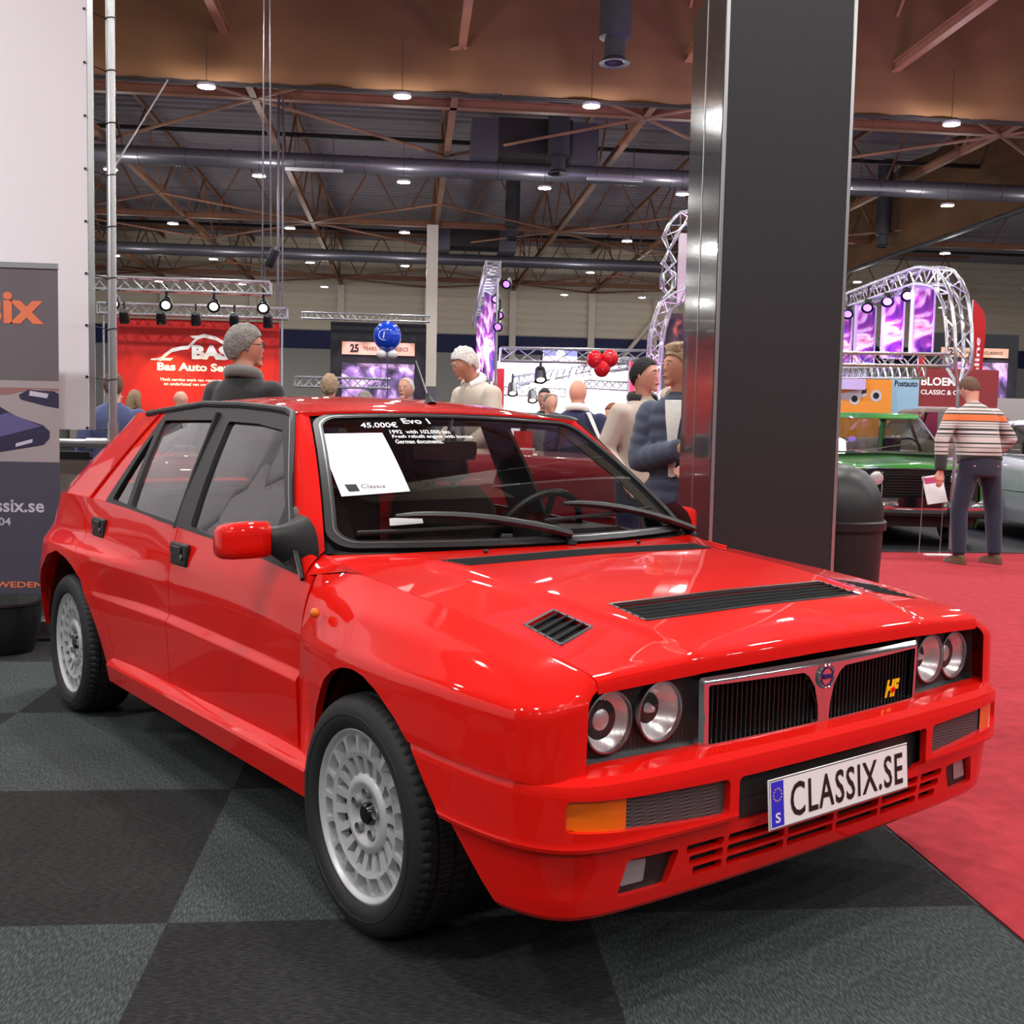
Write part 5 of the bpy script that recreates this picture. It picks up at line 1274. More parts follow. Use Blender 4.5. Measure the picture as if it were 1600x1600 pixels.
# --- right stand arch
arch = [(6.36, 16.4, 3.17), (6.12, 13.2, 3.17), (6.06, 12.5, 3.16), (6.03, 12.0, 3.05), (6.02, 11.72, 2.84), (6.01, 11.56, 2.5), (6.01, 11.5, 2.1), (6.01, 11.5, 0)]
truss('arch_truss', arch, 'big curved silver truss arch over the purple posters at the right', s=.19, r=.02, cell=.2)
truss('arch_truss', [(4.0, 11.62, 2.07), (5.92, 11.62, 2.10)], 'horizontal silver truss below the purple posters at the right', s=.13, r=.015)
truss('arch_truss', [(6.25, 15.8, 2.18), (5.75, 11.9, 1.98)], 'purple lit slanting truss below the posters at the right', s=.14, r=.015)
for i, (x, y) in enumerate(((6.16, 12.75), (6.20, 13.65), (6.28, 14.7), (6.36, 15.7))):
    o = board('purple_poster', x, y, 2.27, 3.03, .30, 'poster_picture', 'tall purple lit poster in the right truss arch, %s from the right' % ('first', 'second', 'third', 'fourth')[i], 'poster', rz=.25)
    b = MB()
    for q in (-.155, .155): b.box(q, -.01, 2.65, .018, .05, .80)
    b.box(0, -.01, 2.26, .32, .05, .02); b.box(0, -.01, 3.04, .32, .05, .02); b.build('poster_rim', 'poster_frame', o)
for i, (x, y) in enumerate(((6.12, 12.9), (6.14, 13.5), (6.18, 14.2), (6.24, 15.0), (6.30, 15.8))):
    par_can(x-.08, y, 3.0, 'black and purple stage lamp on the right truss arch, %s from the right' % ('first', 'second', 'third', 'fourth', 'fifth')[i], 'lamp_purple', aim=(-.5, -.9, -.8), s=.9)
    spot('purple_spot', (x-.12, y-.2, 3.0), (.3, .35, -1), 70, (.5, .28, 1), 80)
area('purple_wash', (5.6, 12.6, 2.2), (.5, .3, .9), .5, 55, (.5, .3, 1))
area('purple_roof_wash', (8.5, 17, 3.2), (.2, .6, 1), 1.2, 200, (.75, .3, .95)); area('blue_roof_wash', (5.0, 19, 3.4), (.15, .9, 1), .6, 120, (.35, .3, 1)); area('magenta_roof_wash', (-3.0, 20, 3.4), (-.0, .9, 1), .6, 30, (.9, .2, .6))
# --- right boards
board('light_box', 7.2, 17.5, 2.02, 2.30, .66, 'poster_frame', 'purple lit blank fascia above the orange board', 'sign')
ob = board('orange_board', 7.52, 17.6, 1.2, 2.20, 1.02, 'orange_board', 'orange board with a drawing of an open wheeled racing car', 'sign')
b = MB()
def disc(b, x, z, r, y, n=20): b.add([(x+r*math.cos(2*PI*k/n), y, z+r*math.sin(2*PI*k/n)) for k in range(n)], [tuple(range(n))])
for x, z, r in ((-.13, 1.87, .10), (.24, 1.93, .10), (-.40, 1.83, .055)): disc(b, x, z, r, -.024)
b.add([(-.47, -.023, 1.92), (-.10, -.023, 2.02), (.06, -.023, 2.06), (.08, -.023, 1.92), (-.25, -.023, 1.84), (-.42, -.023, 1.88)], [(0, 1, 2, 3, 4, 5)]); b.build('drawn_car', 'pale_board', ob)
b = MB()
for x, z, r in ((-.13, 1.87, .055), (.24, 1.93, .055), (-.40, 1.83, .03)): disc(b, x, z, r, -.026)
b.add([(-.02, -.025, 1.95), (.07, -.025, 1.97), (.07, -.025, 2.05), (-.0, -.025, 2.04)], [(0, 1, 2, 3)]); b.build('drawn_tyres', 'ink', ob)
bb_ = board('blue_board', 8.30, 17.7, 1.2, 2.26, .50, 'blue_board', 'light blue board with black lettering beside the orange board', 'sign')
text_fit('board_letters', 'Postauto', 'ink', bb_, FM(.02, 2.15), .40, .10, bold=.02)
b = MB(); b.box(0, -.022, 1.55, .5, .01, .12); b.build('board_footer', 'ink', bb_)
mb_ = board('maroon_board', 9.25, 17.75, .9, 2.42, 1.45, 'maroon_board', 'maroon board with white lettering behind the striped sweater man', 'sign')
text_fit('board_letters', 'BLOEMEN', 'sign_white', mb_, FM(-.22, 2.20), .85, .14, bold=.03); text_fit('board_small_letters', 'CLASSIC & CARS', 'sign_white', mb_, FM(-.22, 2.02), .85, .08, bold=.02)
b = MB(); b.box(0, -.03, 1.30, 1.45, .03, .95); b.build('board_picture', 'pale_board', mb_)
b = MB(); b.box(-.52, -.05, 1.45, .36, .02, .42); b.build('board_inset', 'poster_pink', mb_)
truss('stand_truss', [(10.2, 17.2, 1.98), (13.5, 17.2, 2.05)], 'horizontal truss at the far right edge behind the striped sweater man', s=.16, r=.016)
board('grey_back_panel', 12.2, 19.0, 0, 2.0, 4.4, 'wall_grey', 'plain grey panel at the far right behind the white car', 'panel')
# info stand
t = empty('info_stand', (5.52, 10.95, 0), 0, 'white information sheet on a thin wire stand before the green car', 'info stand')
SM = Matrix.Translation((.0, 0, .70)) @ Matrix.Rotation(-.15, 4, 'Y') @ Matrix.Rotation(-.25, 4, 'X')
b = MB(); b.box(0, 0, 0, .22, .006, .30, SM); b.build('info_sheet', 'white_sheet', t)
b = MB(); b.box(0, -.006, .10, .18, .004, .06, SM); b.build('sheet_picture', 'poster_pink', t)
b = MB()
for x in (-.14, .09): b.path([(x+.02, .02, .84), (x+.02, .02, .4), (x, .0, .02)], .005, 5)
b.build('wire_legs', 'alu', t); b = MB(); b.box(.06, -.03, .012, .28, .10, .012); b.build('stand_foot', 'white_sheet', t)
b = MB(); b.box(9, 20.5, .006, 22, 18.6, .012); struct(b.build('trim_3', 'dark_stage'))
b = MB(); b.box(-9, 20.5, .006, 13, 24, .012); struct(b.build('trim_4', 'dark_stage'))

# ---------------- other cars
mat('green_paint', (.17, .48, .12), rough=.4, coat=1, spec=.2); mat('maroon_paint', (.52, .02, .09), rough=.4, coat=1, spec=.2); mat('silver_paint', (.80, .81, .83), rough=.35, metal=.3, coat=1); mat('brown_paint', (.42, .33, .30), rough=.4, coat=1); mat('soft_top', (.46, .45, .45), rough=.9)
glass_mat('old_glass', (.62, .64, .62), 1.3)
def saloon(loc, rz, paint, label, L=4.3, Wd=1.62, roof_z=1.42, hood=.90, trunk=.88, belt=.93, scr=(1.25, .70), rear=(-.95, -1.5), front='lamps', topm=None, name='classic_car', cat='car', lowline=True):
    """x forward, origin mid car; scr = screen base/top x, rear = roof end/base x"""
    root = empty(name, (loc[0], loc[1], 0), rz, label, cat); hw = Wd/2; f = L/2
    rows = []
    for x, k, zt in ((-f, .80, trunk-.10), (-f+.04, .90, trunk-.02), (-f+.25, .96, trunk), (rear[1], .99, trunk+.02), (0, 1, belt), (scr[0], .995, hood+.03), (f-.6, .98, hood), (f-.15, .94, hood-.03), (f-.03, .90, hood-.05), (f, .86, hood-.09)):
        rows.append((x, [(x, hw*k*.93, .24), (x, hw*k*.985, .40), (x, hw*k, .60), (x, hw*k*.985, zt-.10), (x, hw*k*.90, zt-.012), (x, 0, zt+.02)]))
    ss = np.concatenate([np.linspace(-f, -f+.25, 6), np.linspace(-f+.3, f-.2, 60), np.linspace(f-.15, f, 8)])
    V, F = netsheet(rows, ss, [0, .02, .04, .05, .05, 0], [3, 8, 8, 4, 8], 3)
    wx = (f-.80, -f+.78)
    for c in wx: V, F = clip(V, F, np.hypot(V[:, 2]-c, V[:, 4]-.32)-.35)
    zt = np.interp(V[:, 2], [rear[1]-.1, rear[1], scr[0], scr[0]+.1], [9, 9, 9, 9])
    V2 = V.copy(); V2[:, 3] *= -1; n = len(V); P, F = weld(np.vstack([V, V2])[:, 2:5], F+[tuple(i+n for i in reversed(g)) for g in F]); sheet_obj('car_body', P, F, paint, root, ang=30)
    b = MB(); b.box(0, 0, .42, L*.86, Wd*.80, .36); b.build('underbody', 'black_matte', root)
    for x in (-f+.03, f-.03): pass
    b = MB(); b.box(f-.035, 0, (hood-.09+.24)/2, .03, Wd*.84, hood-.09-.24); b.box(-f+.035, 0, (trunk-.1+.24)/2, .03, Wd*.78, trunk-.1-.24); b.build('end_panel', 'black_trim' if front == 'lamps' else paint, root)
    # cabin
    bw, tw = hw*.90, hw*.70; zb = belt
    base = [(scr[0], bw*.92), (scr[0]-.12, bw), (rear[1]+.12, bw), (rear[1], bw*.9)]; top = [(scr[1], tw*.94), (scr[1]-.1, tw), (rear[0]+.1, tw), (rear[0], tw*.92)]
    ring = lambda q, z: [(x, y, z) for x, y in q]+[(x, -y, z) for x, y in q[::-1]]
    b = MB(); b.loft([ring(base, zb-.03), ring(top, roof_z-.06)], cap=False); b.build('cabin_glass', 'old_glass', root, ang=10)
    b = MB(); zr = roof_z
    b.loft([ring([(x*1.0+(.03 if x > 0 else -.03), y*1.04) for x, y in top], zr-.075), ring([(x, y*1.0) for x, y in top], zr-.03), ring([(x*.86, y*.86) for x, y in top], zr-.005), ring([(x*.4, y*.4) for x, y in top], zr)]); b.build('roof', topm or paint, root, ang=40)
    for sgn in (-1, 1):
        b = MB()
        for (p, q, r) in ((base[0], top[0], .022), (base[3], top[3], .05), ((.0, bw), (-.05, tw), .022)):
            b.tube((p[0], sgn*p[1], zb-.02), (q[0], sgn*q[1], zr-.06), r, n=8)
        b.tube((base[1][0], sgn*bw*1.0, zb), (base[2][0], sgn*bw, zb), .014, n=6); b.build('pillar_set', topm or ('chrome' if front == 'lamps' else paint), root)
    b = MB(); b.path([(scr[0]+.01, -bw*.9, zb-.01), (scr[0]+.02, 0, zb+.0), (scr[0]+.01, bw*.9, zb-.01)], .014, 6); b.tube((scr[0]+.03, -.3, zb+.01), (scr[0]-.12, .25, zb+.10), .008, n=5); b.build('screen_trim', 'chrome', root)
    for sgn in (-1, 1):
        b = MB(); b.loft([[(x+.0, y+sgn*.36, z) for x, y in ((-.08, -.22), (.08, -.22), (.08, .22), (-.08, .22))] for x, z in ((0, .5), (0, 1.0))]) ; b.box(-.02, sgn*.36, 1.14, .08, .24, .17); b.box(.2, sgn*.36, .55, .5, .44, .14); b.build('seat', 'black_trim', root, bevel=.03)
    b = MB(); b.box(scr[0]-.3, 0, zb-.03, .35, bw*1.7, .08); b.build('dashboard', 'dash', root)
    b = MB(); b.path([(scr[0]-.48+.05*math.cos(a)*0-.0+.07*math.sin(a), .36+.19*math.cos(a), zb+.0+.17*math.sin(a)) for a in np.linspace(0, 2*PI, 20, endpoint=False)], .013, 6, closed=True); b.build('steering_wheel', 'black_trim', root)
    if lowline:
        for sgn in (-1, 1):
            b = MB(); b.tube((f-.2, sgn*(hw*.99), .62), (-f+.2, sgn*(hw*.99), .62), .010, n=6); b.build('side_strip', 'chrome', root)
    # bumpers
    for sx_ in (1, -1):
        pts = [(sx_*(f-.35), -hw*1.0, .47), (sx_*(f-.02), -hw*.97, .47), (sx_*(f+.06), -hw*.7, .47), (sx_*(f+.08), 0, .47), (sx_*(f+.06), hw*.7, .47), (sx_*(f-.02), hw*.97, .47), (sx_*(f-.35), hw*1.0, .47)]
        b = MB(); b.path(pts, .055, 10, flat=1.4, up=(0, 0, 1)); bp_ = b.build('bumper', 'chrome', root)
        b = MB(); b.path([(p[0]*1.012, p[1]*1.012, p[2]-.07) for p in pts], .038, 8, flat=1.3); b.build('bumper_rubber', 'black_trim', bp_)
    if front == 'lamps':
        b = MB()
        for k in range(9): b.box(f+.002, 0, hood-.15-.032*k, .02, Wd*.46, .010)
        b.build('grille_bars', 'black_trim', root)
        b = MB(); b.path([(f+.005, -hw*.86, hood-.085), (f+.012, 0, hood-.082), (f+.005, hw*.86, hood-.085)], .008, 6); b.box(f+.004, -Wd*.23, hood-.27, .012, .012, .30); b.box(f+.004, Wd*.23, hood-.27, .012, .012, .30); b.build('hood_edge_trim', 'chrome', root)
        for sgn in (-1, 1):
            for yy, r in ((hw*.54, .085), (hw*.80, .083)):
                M = Matrix.Translation((f-.005 if yy < hw*.8 else f-.06, sgn*yy, hood-.19)) @ Matrix.Rotation(PI/2, 4, 'Y')
                b = MB(); b.lathe([(r, 0), (r, .03), (r*.9, .038)], 24, M); hl = b.build('headlamp', 'chrome', root)
                b = MB(); b.lathe([(r*.9, .03), (r*.6, .038), (0, .042)], 24, M); b.build('lamp_glass', 'reflector', hl)
        b = MB(); b.box(f+.13, .02, .52, .012, .50, .12); b.build('number_plate', 'black_gloss', root)
    # wheels
    first = None
    for c in wx:
        for sgn in (-1, 1):
            if first is None:
                b = MB(); RX = Matrix.Rotation(-PI/2, 4, 'X'); b.lathe([(.19, .0), (.21, -.012), (.27, -.012), (.305, .01), (.31, .04), (.31, .15), (.29, .18), (.2, .18)], 36, RX); first = b.build('wheel', 'tyre', root, ang=30)
                b = MB(); b.lathe([(.195, -.002), (.18, .012), (.165, .03), (.06, .02), (.05, -.004), (0, -.008)], 36, RX)
                for k in range(14): a = 2*PI*k/14; b.tube((.05*math.cos(a), .008, .05*math.sin(a)), (.175*math.cos(a), .010, .175*math.sin(a)), .010, n=5)
                b.build('wheel_rim', 'alloy', first, ang=40); o = first
            else: o = copy_tree(first, root)
            o.location = (c, sgn*(hw-.03), .31); o.rotation_euler = (0, 0, 0 if sgn < 0 else PI)
    return root
def face(dx, dy): return math.atan2(dy, dx)
gc = saloon((5.95, 13.78), face(-.13, -1), 'green_paint', 'dark green classic saloon with round headlamps behind the litter bin', L=4.2, Wd=1.66, roof_z=1.55, hood=.97, belt=1.06, trunk=.98, scr=(1.02, .42), rear=(-1.0, -1.5))
saloon((8.25, 13.1), face(-.12, -1), 'silver_paint', 'silver white classic car cut by the right edge, wheel showing', L=4.3, Wd=1.66, roof_z=1.50, hood=.98, belt=1.06, trunk=.98, scr=(.9, .3), rear=(-1.0, -1.5))
saloon((8.4, 16.72), face(-1, .03), 'brown_paint', 'brown rounded car parked behind the green car', L=3.6, Wd=1.36, roof_z=1.72, hood=1.25, belt=1.2, trunk=1.2, scr=(.8, .4), rear=(-.7, -1.5), front='plain')
saloon((.38, 8.38), 0.0, 'maroon_paint', 'deep red classic convertible with a grey soft top behind the red hatchback', L=4.75, Wd=1.60, roof_z=1.39, hood=1.0, belt=1.06, trunk=.98, scr=(-.1, -.5), rear=(-1.75, -2.1), front='plain', topm='soft_top', name='convertible_car')
hc_ = board('red_display_card', .98, 9.25, .9, 1.22, .16, 'red_sign', 'red and white card with a shield emblem standing behind the convertible', 'card')
b = MB(); b.box(.03, -.025, .99, .14, .01, .17); b.build('card_white', 'white_sheet', hc_); b = MB(); b.add([(-.02, -.032, 1.06), (.08, -.032, 1.06), (.08, -.032, .98), (.03, -.032, .92), (-.02, -.032, .98)], [(0, 1, 2, 3, 4)]); b.build('card_shield', 'red_sign', hc_)
# ================================================================= PEOPLE
mat('skin', (.86, .63, .54), rough=.5); mat('skin_tan', (.80, .56, .46), rough=.5); mat('lips', (.66, .36, .33), rough=.45)
mat('eye_white', (.90, .88, .86), rough=.2); mat('eye_dark', (.10, .08, .07), rough=.2)
for n, c in dict(hair_dark=(.13, .10, .09), hair_grey=(.50, .48, .46), hair_white=(.82, .80, .78), hair_sand=(.66, .56, .44), hair_brown=(.40, .29, .22), hair_black=(.08, .07, .07), hair_red=(.55, .30, .16)).items(): mat(n, c, rough=.75, bump=.8, bscale=70, var=.3)
def cloth(n, c, **k): mat(n, c, rough=.85, bump=.5, bscale=k.pop('bscale', 9), sheen=.2, **k)
for n, c in dict(c_black=(.11, .11, .12), c_navy=(.13, .15, .30), c_cream=(.80, .75, .69), c_beige=(.76, .70, .65), c_puffer=(.26, .29, .37), c_jeans=(.11, .12, .21), c_white=(.90, .90, .88), c_suit=(.27, .30, .46), c_grey=(.45, .45, .47), c_dark=(.09, .09, .11), c_red=(.70, .10, .12), c_brown=(.36, .24, .15), c_olive=(.25, .26, .22), c_tweed=(.42, .41, .40)).items(): cloth(n, c)
def ramp_mat(name, stops, scale, off, axis=2, rough=.85):
    m = mat(name, (.8, .8, .8), rough=rough, sheen=.2); nt = m.node_tree; b = nt.nodes['Principled BSDF']
    tc = nt.nodes.new('ShaderNodeTexCoord'); sp = nt.nodes.new('ShaderNodeSeparateXYZ'); nt.links.new(tc.outputs['Object'], sp.inputs[0])
    f = mth(nt, 'MULTIPLY', mth(nt, 'ADD', sp.outputs[axis], off), scale); r = nt.nodes.new('ShaderNodeValToRGB'); r.color_ramp.interpolation = 'CONSTANT'
    e = r.color_ramp.elements
    while len(e) > 1: e.remove(e[-1])
    e[0].position = stops[0][0]; e[0].color = (*lin(stops[0][1]), 1)
    for p, c in stops[1:]: q = e.new(p); q.color = (*lin(c), 1)
    nt.links.new(f, r.inputs[0]); nt.links.new(r.outputs[0], b.inputs['Base Color']); return m
K, Wt, Og, Gy = (.17, .19, .18), (.80, .75, .73), (.86, .44, .22), (.36, .36, .35)
ramp_mat('striped_knit', [(0, K), (.10, Wt), (.13, K), (.15, Wt), (.20, Gy), (.215, Wt), (.26, K), (.285, Wt), (.36, Gy), (.372, Wt), (.39, K), (.415, Wt), (.45, K), (.485, Wt), (.51, Gy), (.52, Wt), (.55, Gy), (.56, Wt), (.585, K), (.60, Og), (.69, K), (.71, Wt), (.74, Gy), (.755, Wt), (.79, K), (.81, Wt), (.85, Gy), (.87, Wt), (.92, K), (.935, Wt)], 1/.62, -.93)
def remesh(o, v, smooth=6):
    m = o.modifiers.new('join', 'REMESH'); m.mode = 'VOXEL'; m.voxel_size = v; m.use_smooth_shade = True
    if smooth: q = o.modifiers.new('soften', 'SMOOTH'); q.factor = .5; q.iterations = smooth
    return o
def ellring(c, rx, ry, n=18, tilt=None, e=2.0):
    out = []
    for k in range(n):
        a = 2*PI*k/n; ca, sa = math.cos(a), math.sin(a); r = (abs(ca)**e+abs(sa)**e)**(-1/e)
        out.append(Vector((c[0]+rx*r*ca, c[1]+ry*r*sa, c[2])))
    return out
def person(name_loc, face, label, H=1.75, top='c_black', legs='c_jeans', hair='hair_dark', style='short', skin='skin', shoes='c_dark', shirt=None,
           arms=None, lean=0.0, head=(0, 0), hem=.86, broad=1.0, belly=0.0, vox=.012, quilt=0, glasses=False, stance=.0, collar=None, legpose=None, detail=True):
    s = H/1.75; root = empty('person', (name_loc[0], name_loc[1], 0), face, label, 'person')
    LM = Matrix.Translation((0, 0, .93)) @ Matrix.Rotation(lean, 4, 'X') @ Matrix.Translation((0, 0, -.93))   # lean>0 : forward towards -y
    up = lambda p: LM @ Vector(p)
    arms = arms or [((-.19, .0, 1.41), (-.245, .03, 1.13), (-.25, -.06, .89)), ((.19, .0, 1.41), (.245, .03, 1.13), (.25, -.06, .89))]
    arms = [tuple(Vector(q) for q in a) for a in arms]
    for a in arms: a[0].x *= broad*.93; a[0].z = 1.365
    legpose = legpose or [((-.095, 0, .92), (-.105-stance, -.02, .49), (-.11-stance, .02, .09)), ((.095, 0, .92), (.105+stance, -.02, .49), (.11+stance, .02, .09))]
    T = [(.86, .150, .105), (.93, .158, .110), (1.02, .142, .100+belly), (1.12, .140, .100+belly), (1.24, .160, .112), (1.33, .172, .108), (1.385, .158, .094), (1.425, .118, .078), (1.46, .080, .062)]
    def torso(b, e, z0=.86, z1=9, wob=0):
        rings = []
        zs = [t for t in T if z0-.001 <= t[0] <= z1+.001]
        if z0 < T[0][0]: zs = [(z0, T[0][1]+.012, T[0][2]+.008)]+zs
        zz = []
        if quilt and e > .01:
            z = zs[0][0]
            while z < zs[-1][0]:
                rx = np.interp(z, [t[0] for t in zs], [t[1] for t in zs]); ry = np.interp(z, [t[0] for t in zs], [t[2] for t in zs])
                zz.append((z, rx+.016*abs(math.sin(PI*z/quilt)), ry+.016*abs(math.sin(PI*z/quilt)))); z += quilt/6
            zz.append(zs[-1])
        else: zz = zs
        for z, rx, ry in zz: rings.append([up(p) for p in ellring((0, .0, z), (rx*broad+e), (ry+e), 22, e=2.3)])
        b.loft(rings)
    def limb(b, pts, rad, e=0, q=0):
        P = []; R = []
        for i in range(len(pts)-1):
            n = 14 if q else 6
            for k in range(n): t = k/n; P.append(pts[i].lerp(pts[i+1], t)); R.append(rad[i]*(1-t)+rad[i+1]*t)
        P.append(pts[-1]); R.append(rad[-1])
        b.ell(pts[0], rad[0]+e+.002, 14, 10)
        if q:
            d = 0
            for i in range(len(P)):
                if i: d += (P[i]-P[i-1]).length
                R[i] += .012*abs(math.sin(PI*d/q))
        b.path(P, [r+e for r in R], 12)
    hc = up((0, -.012, 1.625)); HM = Matrix.Translation(hc) @ Matrix.Rotation(head[0], 4, 'Z') @ Matrix.Rotation(head[1]+lean*.6, 4, 'X')
    def hshape(d):
        x, y, z = d; k = Vector(d)
        if y < 0 and z < 0: k.x *= 1-.28*min(1, -z)*min(1, -y*1.6); 
        if z < -.3: k.y *= 1+.06*(1 if y < 0 else -2.2)*(-z-.3)
        if y > 0: k.y *= 1.05
        return k
    # ---- body
    b = MB(); torso(b, 0)
    b.path([up((0, .012, 1.42)), up((0, .006, 1.50)), HM @ Vector((0, .012, -.06))], [.066, .055, .056], 14)
    b.ell((0, 0, 0), (.074, .094, .112), 24, 16, M=HM, fn=hshape) if False else None
    n0 = len(b.V); b.ell((0, 0, 0), (.074, .094, .114), 28, 20, fn=hshape)
    b.V[n0:] = [tuple(HM @ Vector(v)) for v in b.V[n0:]]
    def hp(*p): return HM @ Vector(p)
    b.loft([[hp(x*.45, -.086, .024), hp(-x*.45, -.086, .024), hp(0, -.092, .03)] for x in (.008,)]+[[hp(w, y, z), hp(-w, y, z), hp(0, y-.008-k, z+.002)] for w, y, z, k in ((.010, -.088, .0, .006), (.015, -.088, -.022, .016), (.012, -.084, -.032, .004))])
    for sx_ in (-1, 1):
        b.ell(hp(sx_*.073, .008, -.004), (.010, .018, .030), 10, 8, M=HM.to_3x3())
        b.ell(hp(sx_*.022, -.082, .030), (.020, .010, .007), 10, 6, M=HM.to_3x3())   # brow
    b.ell(hp(0, -.088, -.054), (.024, .010, .010), 12, 8, M=HM.to_3x3()); b.ell(hp(0, -.078, -.092), (.028, .018, .020), 12, 8, M=HM.to_3x3())
    hands = []
    for k, a in enumerate(arms):
        A = [up(q) for q in a[:2]]+[up(a[2])]; limb(b, A, [.056, .043, .028]); d = (A[2]-A[1]).normalized(); hands.append((A[2], d, -1 if k == 0 else 1))
    for hpnt, d, sg in hands:
        side = d.cross(Vector((0, 1, 0)));
        if side.length < .2: side = d.cross(Vector((0, 0, 1)))
        side.normalize(); nrm = side.cross(d).normalized()
        b.loft([[hpnt+d*t+side*(w*x)+nrm*(.013*y) for x, y in ((-1, -1), (1, -1), (1.1, 0), (1, 1), (-1, 1), (-1.1, 0))] for t, w in ((-.005, .024), (.04, .036), (.088, .038))])
        for q in range(4):
            o = side*((q-1.5)*.0185); L = (.060, .072, .068, .054)[q]; base = hpnt+d*.082+o
            b.path([base, base+d*L*.45+nrm*-.004, base+d*L*.8+nrm*-.016*sg*0+nrm*-.014, base+d*L+nrm*-.026], [.0095, .009, .0085, .007], 6)
        b.path([hpnt+d*.02+side*.028*1, hpnt+d*.05+side*.052, hpnt+d*.085+side*.056+nrm*-.012], [.012, .011, .008], 6)
    for l in legpose: limb(b, [Vector(q) for q in l], [.088, .058, .040])
    body = b.build('body', skin, root, ang=180); remesh(body, min(vox, .010) if detail else vox, 3)
    # ---- trousers, top
    b = MB(); b.loft([ellring((0, 0, z), rx*broad, ry, 20) for z, rx, ry in ((.80, .172, .118), (.88, .172, .122), (.96, .168, .120), (1.0, .15, .11))])
    for l in legpose: limb(b, [Vector(q) for q in l], [.094, .070, .058], .008)
    remesh(b.build('trousers', legs, root, ang=180), max(vox, .013), 5)
    b = MB(); torso(b, .020, z0=hem, z1=1.46)
    b.loft([[up(p) for p in ellring((0, .006, z), r, r*.85, 18)] for z, r in ((1.36, .12), (1.44, .105), (1.475, .080), (1.490, .074))])
    for a in arms: limb(b, [up(q) for q in a], [.066, .055, .042], .010, quilt*.8 if quilt else 0)
    remesh(b.build('jacket' if hem < .88 else 'sweater', top, root, ang=180), max(vox, .013 if not quilt else .010), 5 if not quilt else 2)
    if shirt:
        q2 = .016 if quilt else 0
        b = MB(); b.loft([[up(v) for v in ((-w, y-q2, z), (0, y-.008-q2, z-.006), (w, y-q2, z), (0, y+.03, z))] for w, y, z in ((.020, -.120, 1.02), (.022, -.128, 1.12), (.028, -.138, 1.24), (.040, -.133, 1.33), (.048, -.115, 1.385), (.056, -.092, 1.44))]); b.build('shirt_front', shirt, root, ang=60)
    if collar:
        b = MB(); b.path([up((.088*math.sin(t), .012-.078*math.cos(t)*-1, 1.475+.018*math.cos(t))) for t in np.linspace(-2.5, 2.5, 14)], .024, 8, flat=1.5); b.build('collar', collar, root, ang=70)
    # shoes
    for l in legpose:
        f = Vector(l[2]); b = MB()
        b.loft([[Vector((f.x+w*x, f.y+y, z)) for x, z in ((-1, .006), (-1, .03), (-.7, h), (.7, h), (1, .03), (1, .006))] for y, w, h in ((.085, .025, .06), (.06, .038, .085), (.0, .042, .10), (-.06, .043, .075), (-.13, .046, .055), (-.175, .034, .042), (-.195, .012, .03))])
        b.build('shoe', shoes, root, ang=50)
    # ---- eyes, mouth, hair
    if detail:
        for sx_ in (-1, 1):
            b = MB(); b.ell(hp(sx_*.027, -.0795, .012), (.0125, .008, .0065), 12, 8, M=HM.to_3x3()); e = b.build('eye', 'eye_white', root, ang=180)
            b = MB(); b.ell(hp(sx_*.027, -.087, .012), (.005, .002, .0055), 10, 6, M=HM.to_3x3()); b.build('iris', 'eye_dark', e, ang=180)
            b = MB(); b.path([hp(sx_*.012, -.089, .030), hp(sx_*.028, -.089, .036), hp(sx_*.045, -.080, .030)], .003, 5); b.build('eyebrow', hair, root)
        b = MB(); b.ell(hp(0, -.0965, -.053), (.022, .004, .006), 12, 6, M=HM.to_3x3()); b.build('mouth', 'lips', root, ang=180)
    if glasses:
        b = MB()
        for sx_ in (-1, 1):
            b.path([hp(sx_*.03+.021*math.cos(a), -.094, .012+.016*math.sin(a)) for a in np.linspace(0, 2*PI, 14, endpoint=False)], .002, 5, closed=True)
            b.tube(hp(sx_*.052, -.092, .016), hp(sx_*.078, .012, .012), .0022, n=5)
        b.build('glasses', 'black_trim', root)
    if style != 'bald':
        rnd = random.Random(int(name_loc[0]*100)+7); ph = [rnd.uniform(0, 6) for _ in range(6)]
        def hs(d):
            d = hshape(d); n = .035*math.sin(d.x*9+ph[0])*math.sin(d.z*8+ph[1])+.025*math.sin(d.y*15+ph[2]+d.x*7)
            return d*(1+(.5 if style == 'curly' else .3)*n*(2 if style == 'curly' else 1))
        k = {'short': 1.05, 'curly': 1.13, 'quiff': 1.09, 'long': 1.14, 'thin': 1.035}[style]
        b = MB(); n1 = 40; b.ell((0, .006, .008), (.076*k, .096*k, .113*k), n1, 28, fn=hs)
        V = np.array(b.V); F = b.F
        yv, zv, xv = V[:, 1], V[:, 2], V[:, 0]
        line = {'short': .070, 'curly': .058, 'quiff': .058, 'long': .060, 'thin': .085}[style]
        side = np.where(np.abs(xv) > .045, .0, line)
        front_cut = np.interp(yv, [-.11, -.062, -.035, -.012, .006, .03, .055, .12], [line+.012, line+.004, .040, .012, -.030, -.012, -.062, -.085 if style != 'long' else -.2])
        sd = zv-front_cut
        if style == 'thin': sd = np.minimum(sd, np.where((zv > .095) & (yv < .05), -1, 1))
        if style == 'long': sd = np.maximum(sd, (yv-.0)*.5)
        V, F = clip(V, F, sd)
        b2 = MB(); b2.add([HM @ Vector(v) for v in V], F)
        if style == 'quiff':
            for t in range(14):
                a = -.9+t*.14; p = hp(.062*math.sin(a), -.070*math.cos(a)*.9, .085); b2.path([p, p+HM.to_3x3() @ Vector((.008*math.sin(a*3), -.008, .026)), p+HM.to_3x3() @ Vector((.012*math.sin(a*5), .030, .040)), p+HM.to_3x3() @ Vector((.012*math.sin(a*5), .075, .040))], [.013, .017, .016, .006], 7)
